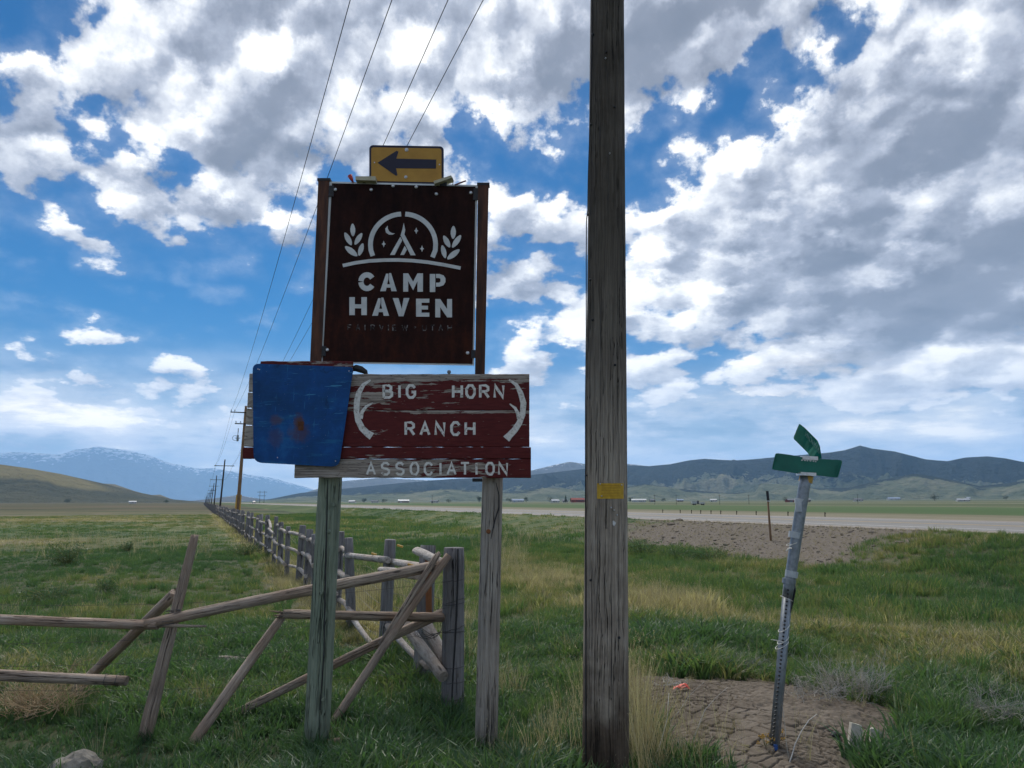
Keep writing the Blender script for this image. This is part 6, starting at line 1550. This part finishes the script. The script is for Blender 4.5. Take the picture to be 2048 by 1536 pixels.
# dead tumbleweeds
m_twig, nt, b = material('dead_twig', 0.9, 0.1); setcol(nt, b, nt.ramp(nt.noise(objco(nt), 8, 3), [(0.3, (0.28, 0.26, 0.225)), (0.7, (0.50, 0.47, 0.42))]))
m_twig2, nt, b = material('brown_twig', 0.9, 0.1); setcol(nt, b, nt.ramp(nt.noise(objco(nt), 8, 3), [(0.3, (0.28, 0.20, 0.115)), (0.7, (0.54, 0.42, 0.27))]))
m_twig3, nt, b = material('white_twig', 0.9, 0.1); setcol(nt, b, (0.55, 0.53, 0.49))
def tumble(px, py, w, h, lab, seed, mat, n=60, r0=.005, flatness=1.0, name='tumbleweed', depth=.8):
    c = GH(px, py); g = random.Random(seed); mb = MB()
    def br(p_, d_, l_, r_, lv):
        pts = [p_]; q_ = p_
        for k in range(3):
            d_ = (d_ + Vector((g.uniform(-.45, .45), g.uniform(-.45, .45), g.uniform(-.35, .45)))).normalized(); q_ = q_ + d_ * l_ / 3; q_.z = max(q_.z, c.z + .005); pts.append(q_.copy())
        mb.tube(pts, [r_, r_ * .8, r_ * .65, r_ * .4], 3, cap=False)
        if lv > 0:
            for k in range(3 if lv > 1 else 4):
                i = g.choice((1, 2, 3)); br(pts[i], (d_ + Vector((g.uniform(-1, 1), g.uniform(-1, 1), g.uniform(-.6, .8)))).normalized(), l_ * .55, r_ * .6, lv - 1)
    for i in range(n):
        a = g.uniform(0, 6.28); e = g.uniform(0.05, 1.2) * flatness
        s_ = c + Vector((g.uniform(-.35, .35) * w, g.uniform(-.3, .3) * w * depth, g.uniform(0, .35) * h))
        br(s_, Vector((math.cos(a), math.sin(a) * depth, e)).normalized(), h * g.uniform(.35, .8), r0, 2)
    o = mb.build(name, mat, fix=False); tag(o, lab, 'tumbleweed' if name == 'tumbleweed' else 'twigs'); return o
tumble(75, 1440, .72, .42, 'brown tangled tumbleweed under the lower loose rail, at the pasture edge', 1, m_twig2, 95, .0046)
tumble(1700, 1405, .85, .46, 'large grey tumbleweed on the far edge of the cracked mud, right of the sign post', 2, m_twig, 80, .0030)
tumble(1625, 1405, .45, .26, 'small grey tumbleweed between the street-sign post and the large tumbleweed', 3, m_twig, 34, .0028)
tumble(1488, 1345, .62, .22, 'flat grey tumbleweed lying in the grass edge behind the cracked mud', 4, m_twig, 46, .0028)
tumble(1345, 1376, .36, .13, 'bleached white twigs heaped on the mud by the orange-red scrap', 5, m_twig3, 14, .0042, .5, 'twig_pile')
tumble(1985, 1450, .75, .40, 'sparse grey tumbleweed in the grass at the edge past the leafy tuft', 6, m_twig, 40, .0028)
tumble(1560, 1340, .4, .2, 'thin dead twigs just behind the street-sign post', 7, m_twig, 14, .0026, 1.0, 'twig_pile')
def switch(pts, Y0, lab, mat=m_twig, r=.006):
    mb = MB(); a = GH(*pts[0]); P0 = [Vector(a)]
    for i, (px, py) in enumerate(pts[1:]): P0.append(P(px, py, a.y + .06 * (i + 1)))
    mb.tube(P0, [r * (1 - .75 * i / len(P0)) for i in range(len(P0))], 5); 
    o = mb.build('dry_stem', mat, smooth=True); tag(o, lab, 'stem')
switch([(1578, 1528), (1584, 1510), (1590, 1488), (1603, 1462), (1618, 1440), (1634, 1428)], 0, 'forked pale dry stem standing on the mud right of the street-sign post', m_twig3, .005)
switch([(1578, 1520), (1573, 1490), (1570, 1455), (1566, 1420), (1562, 1400)], 0, 'thin straight dry stem close beside the street-sign post', m_twig, .0035)
switch([(1375, 1510), (1390, 1470), (1410, 1420), (1432, 1395), (1455, 1375)], 0, 'long curved dry stem arching over the mud toward the street sign', m_twig, .0045)
switch([(1300, 1535), (1320, 1490), (1334, 1440), (1338, 1385)], 0, 'upright pale dry stem on the pole side of the mud', m_twig3, .0045)
switch([(1335, 1450), (1356, 1425), (1380, 1390), (1408, 1364)], 0, 'slanting dry stem behind the orange-red scrap', m_twig, .004)
switch([(275, 1470), (238, 1440), (232, 1485)], 0, 'single curved straw beside the leaning stake', m_dry, .003) if False else None
# big leafy grass crown by the mud
g_c = clump('crown_tuft', 150, 1.0, .42, .030, 1.0, 900, m_grass, seg=5)
crown_pts = []
for (px, py, s_) in ((1885, 1445, .50), (1850, 1470, .34), (1915, 1470, .36), (1950, 1350, .42), (1830, 1400, .32), (1290, 1345, .34), (1330, 1330, .30), (1100, 1420, .38), (1060, 1440, .33), (1155, 1390, .3)):
    c = GH(px, py); crown_pts.append((c.x, c.y, c.z, s_))
crown_pts = np.array(crown_pts)
scatter('leafy_grass_crowns', crown_pts[:, :3], np.full(len(crown_pts), .20) + rng.uniform(-.06, .10, len(crown_pts)), np.zeros(len(crown_pts)), crown_pts[:, 3], [g_c])
# coarse tussocks that break up the turf, and tufts left standing round the posts
g_t = [clump('tussock', 90, 1.0, .38, .032, .9, 930 + i, m_grass, seg=4) for i in range(4)]
x, y = place(1500, 5.0, 34, lambda x, y: .15 + .85 * (fbm(x / 2.6, y / 2.6, 3, 140) > .5)); tb = [(P_b.x, P_b.y) for P_b in (GH(632, 1500), GH(972, 1500), GH(903, 1422), GH(282, 1482), GH(352, 1498), GH(1180, 1536), GH(640, 1440), GH(425, 1440))]
ex = np.array([(a + rng.normal(0, .12), b_ + rng.normal(.06, .12)) for a, b_ in tb for _ in range(5)]); x = np.concatenate([x, ex[:, 0]]); y = np.concatenate([y, ex[:, 1]])
sc_ = rng.uniform(.20, .42, len(x)) * (1 - .25 * sstep(14, 30, np.hypot(x, y))); sc_[-len(ex):] = rng.uniform(.12, .24, len(ex)); tt = np.clip(dryness(x, y) * .5 + rng.normal(.02, .12, len(x)), 0, .85)
scatter('tussocks', np.stack([x, y, height(x, y) - .01], 1), tt, rng.integers(0, 4, len(x)), sc_, g_t)
g_dt = [clump('dead_tussock', 46, 1.0, .30, .016, .8, 960 + i, m_dry, seg=4, head=.03 if i % 2 else 0) for i in range(4)]
x, y = place(900, 5.5, 36, lambda x, y: np.clip(dryness(x, y) * 1.3 - .15, .06, 1))
scatter('dead_tussocks', np.stack([x, y, height(x, y) - .01], 1), rng.uniform(.1, .9, len(x)), rng.integers(0, 4, len(x)), rng.uniform(.22, .45, len(x)), g_dt)
# litter of straw and crumbs on the mud
nl = 520; a_ = rng.uniform(0, 6.28, nl); r_ = np.sqrt(rng.uniform(.05, 1.25, nl)); x = MUD.x + 1.6 * r_ * np.cos(a_) ; y = MUD.y + .3 + 2.0 * r_ * np.sin(a_); k = (mud_r(x, y) < 1.1) & (rng.uniform(0, 1, nl) < .25 + .75 * sstep(.4, .95, mud_r(x, y))); x, y = x[k], y[k]
scatter('mud_litter', np.stack([x, y, height(x, y) + .012], 1), rng.uniform(0, .8, len(x)), rng.integers(0, 6, len(x)), rng.uniform(.05, .17, len(x)), g_dry, rot=np.stack([rng.normal(0, 1.2, len(x)), rng.normal(0, 1.2, len(x)), rng.uniform(0, 6.28, len(x))], 1))
# clods and chips on the bare bank and in the mud
import bmesh
m_clod, nt, b = material('soil_clod', 0.95, 0.1); setcol(nt, b, nt.ramp(nt.noise(poscoord(nt), 5, 6, .7), [(0.3, (0.10, 0.085, 0.070)), (0.7, (0.18, 0.155, 0.130))]))
clods = []
for i in range(4):
    bm = bmesh.new(); bmesh.ops.create_icosphere(bm, subdivisions=1, radius=1.0)
    gg_ = random.Random(i)
    for v in bm.verts: v.co = v.co * gg_.uniform(.7, 1.2); v.co.z *= .6
    me = bpy.data.meshes.new('clod'); bm.to_mesh(me); bm.free(); me.materials.append(m_clod); clods.append(me)
n_ = 3500; s = rng.uniform(16, 42, n_); w = rng.uniform(17.3, 23.8, n_); x, y = from_sw(s, w); ok = rng.uniform(0, 1, n_) < dirt_mask(x, y); x, y = x[ok], y[ok]
a_ = rng.uniform(0, 6.28, 260); r_ = np.sqrt(rng.uniform(0, 1, 260)); mx_, my_ = MUD.x + 1.3 * r_ * np.cos(a_), MUD.y + .3 + 2.4 * r_ * np.sin(a_)
x = np.concatenate([x, mx_]); y = np.concatenate([y, my_]); sz = np.concatenate([rng.lognormal(-3.9, .7, ok.sum()), rng.lognormal(-4.6, .6, 260)])
scatter('soil_clods', np.stack([x, y, height(x, y) + .003], 1), rng.uniform(0, 1, len(x)), rng.integers(0, 4, len(x)), sz, clods)
x, y = x[:len(x) - 260], y[:len(y) - 260]; ns_ = 9000; s = rng.uniform(15, 42, ns_); w = rng.uniform(17.3, 23.8, ns_); x, y = from_sw(s, w); ok = rng.uniform(0, 1, ns_) < dirt_mask(x, y); x, y = x[ok], y[ok]
scatter('bank_straw', np.stack([x, y, height(x, y)], 1), rng.uniform(0, .6, len(x)), rng.integers(0, 6, len(x)), rng.uniform(.06, .20, len(x)), g_dry, rot=np.stack([rng.normal(0, 1.1, len(x)), rng.normal(0, 1.1, len(x)), rng.uniform(0, 6.28, len(x))], 1))

# ------------------------------------------------------------------ trees round the far farms
m_tree = leaf_mat('tree_leaf', [(0.3, (0.018, 0.038, 0.018)), (0.6, (0.038, 0.062, 0.028))], .15, inst=False)
def tree(px, Y, h, w, lab, seed, conifer=False):
    x_ = (px - 1024) / (F * math.cos(PITCH)) * Y; c = Vector((x_, Y, hz(x_, Y))); g = random.Random(seed)
    t = empty('conifer' if conifer else 'tree', c, lab, 'tree', 'trees round the far farms')
    log('trunk', c - Vector((0, 0, .2)), c + Vector((0, 0, h * .8)), h * .03, h * .008, m_pole_dark, t, lump=.05, seg=6, rings=4)
    mb = MB()
    cl = [(g.uniform(-.3, .3) * w, g.uniform(-.3, .3) * w, g.uniform(.35, .85) * h, g.uniform(.18, .30) * w) for _ in range(9)]
    for i in range(260):
        if conifer:
            z_ = g.uniform(.1, 1) * h; rr_ = (1 - z_ / h) * w * .5 * math.sqrt(g.random()) + .1; a = g.uniform(0, 6.28); p_ = c + Vector((rr_ * math.cos(a), rr_ * math.sin(a), z_))
        else:
            q_ = g.choice(cl); d_ = Vector((g.gauss(0, 1), g.gauss(0, 1), g.gauss(0, .8))).normalized() * q_[3] * g.uniform(.6, 1.1); p_ = c + Vector(q_[:3]) + d_
        l_ = h * .07; u_ = Vector((g.uniform(-1, 1), g.uniform(-1, 1), g.uniform(-1, 1))).normalized() * l_; v_ = u_.orthogonal().normalized() * l_ * .7
        mb.add([p_ - u_, p_ + v_, p_ + u_, p_ - v_], [(0, 1, 2, 3)])
    mb.build('crown', m_tree, t, fix=False)
TR = [(735, 1550, 9, 9, 'dark round tree between the two white houses'), (775, 1600, 8, 12, 'dark wide tree beside the lone white house'), (960, 1300, 10, 10, 'dark tree just on the pasture side of the bleached sign post'), (1018, 1480, 8, 14, 'wide dark tree touching the blue-grey shed'),
      (1052, 1450, 9, 9, 'dark tree at the far end of the blue-grey shed'), (1129, 1160, 10, 6, 'tall pointed dark conifer behind the white cottage'), (1100, 1180, 7, 12, 'broad dark tree behind the small white farmhouse'), (1142, 1200, 7, 8, 'round tree between cottage and red barn'),
      (1255, 1180, 7, 8, 'dark tree at the near end of the long white shed'), (1320, 1260, 6, 9, 'low dark tree past the tan shed'), (1560, 910, 5, 9, 'low dark tree at the end of the dark shed'), (1850, 1150, 9, 12, 'dark tree alone in the field past the street sign'),
      (1990, 1300, 8, 10, 'dark tree farthest out toward the frame edge'), (155, 1700, 9, 16, 'low dark tree below the golden slope'), (347, 1500, 7, 12, 'tiny dark tree where the low hills meet the plain'), (900, 1350, 6, 10, 'low dark tree beyond the pale shed')]
for i, t_ in enumerate(TR): tree(*t_, seed=70 + i, conifer=(i == 5))
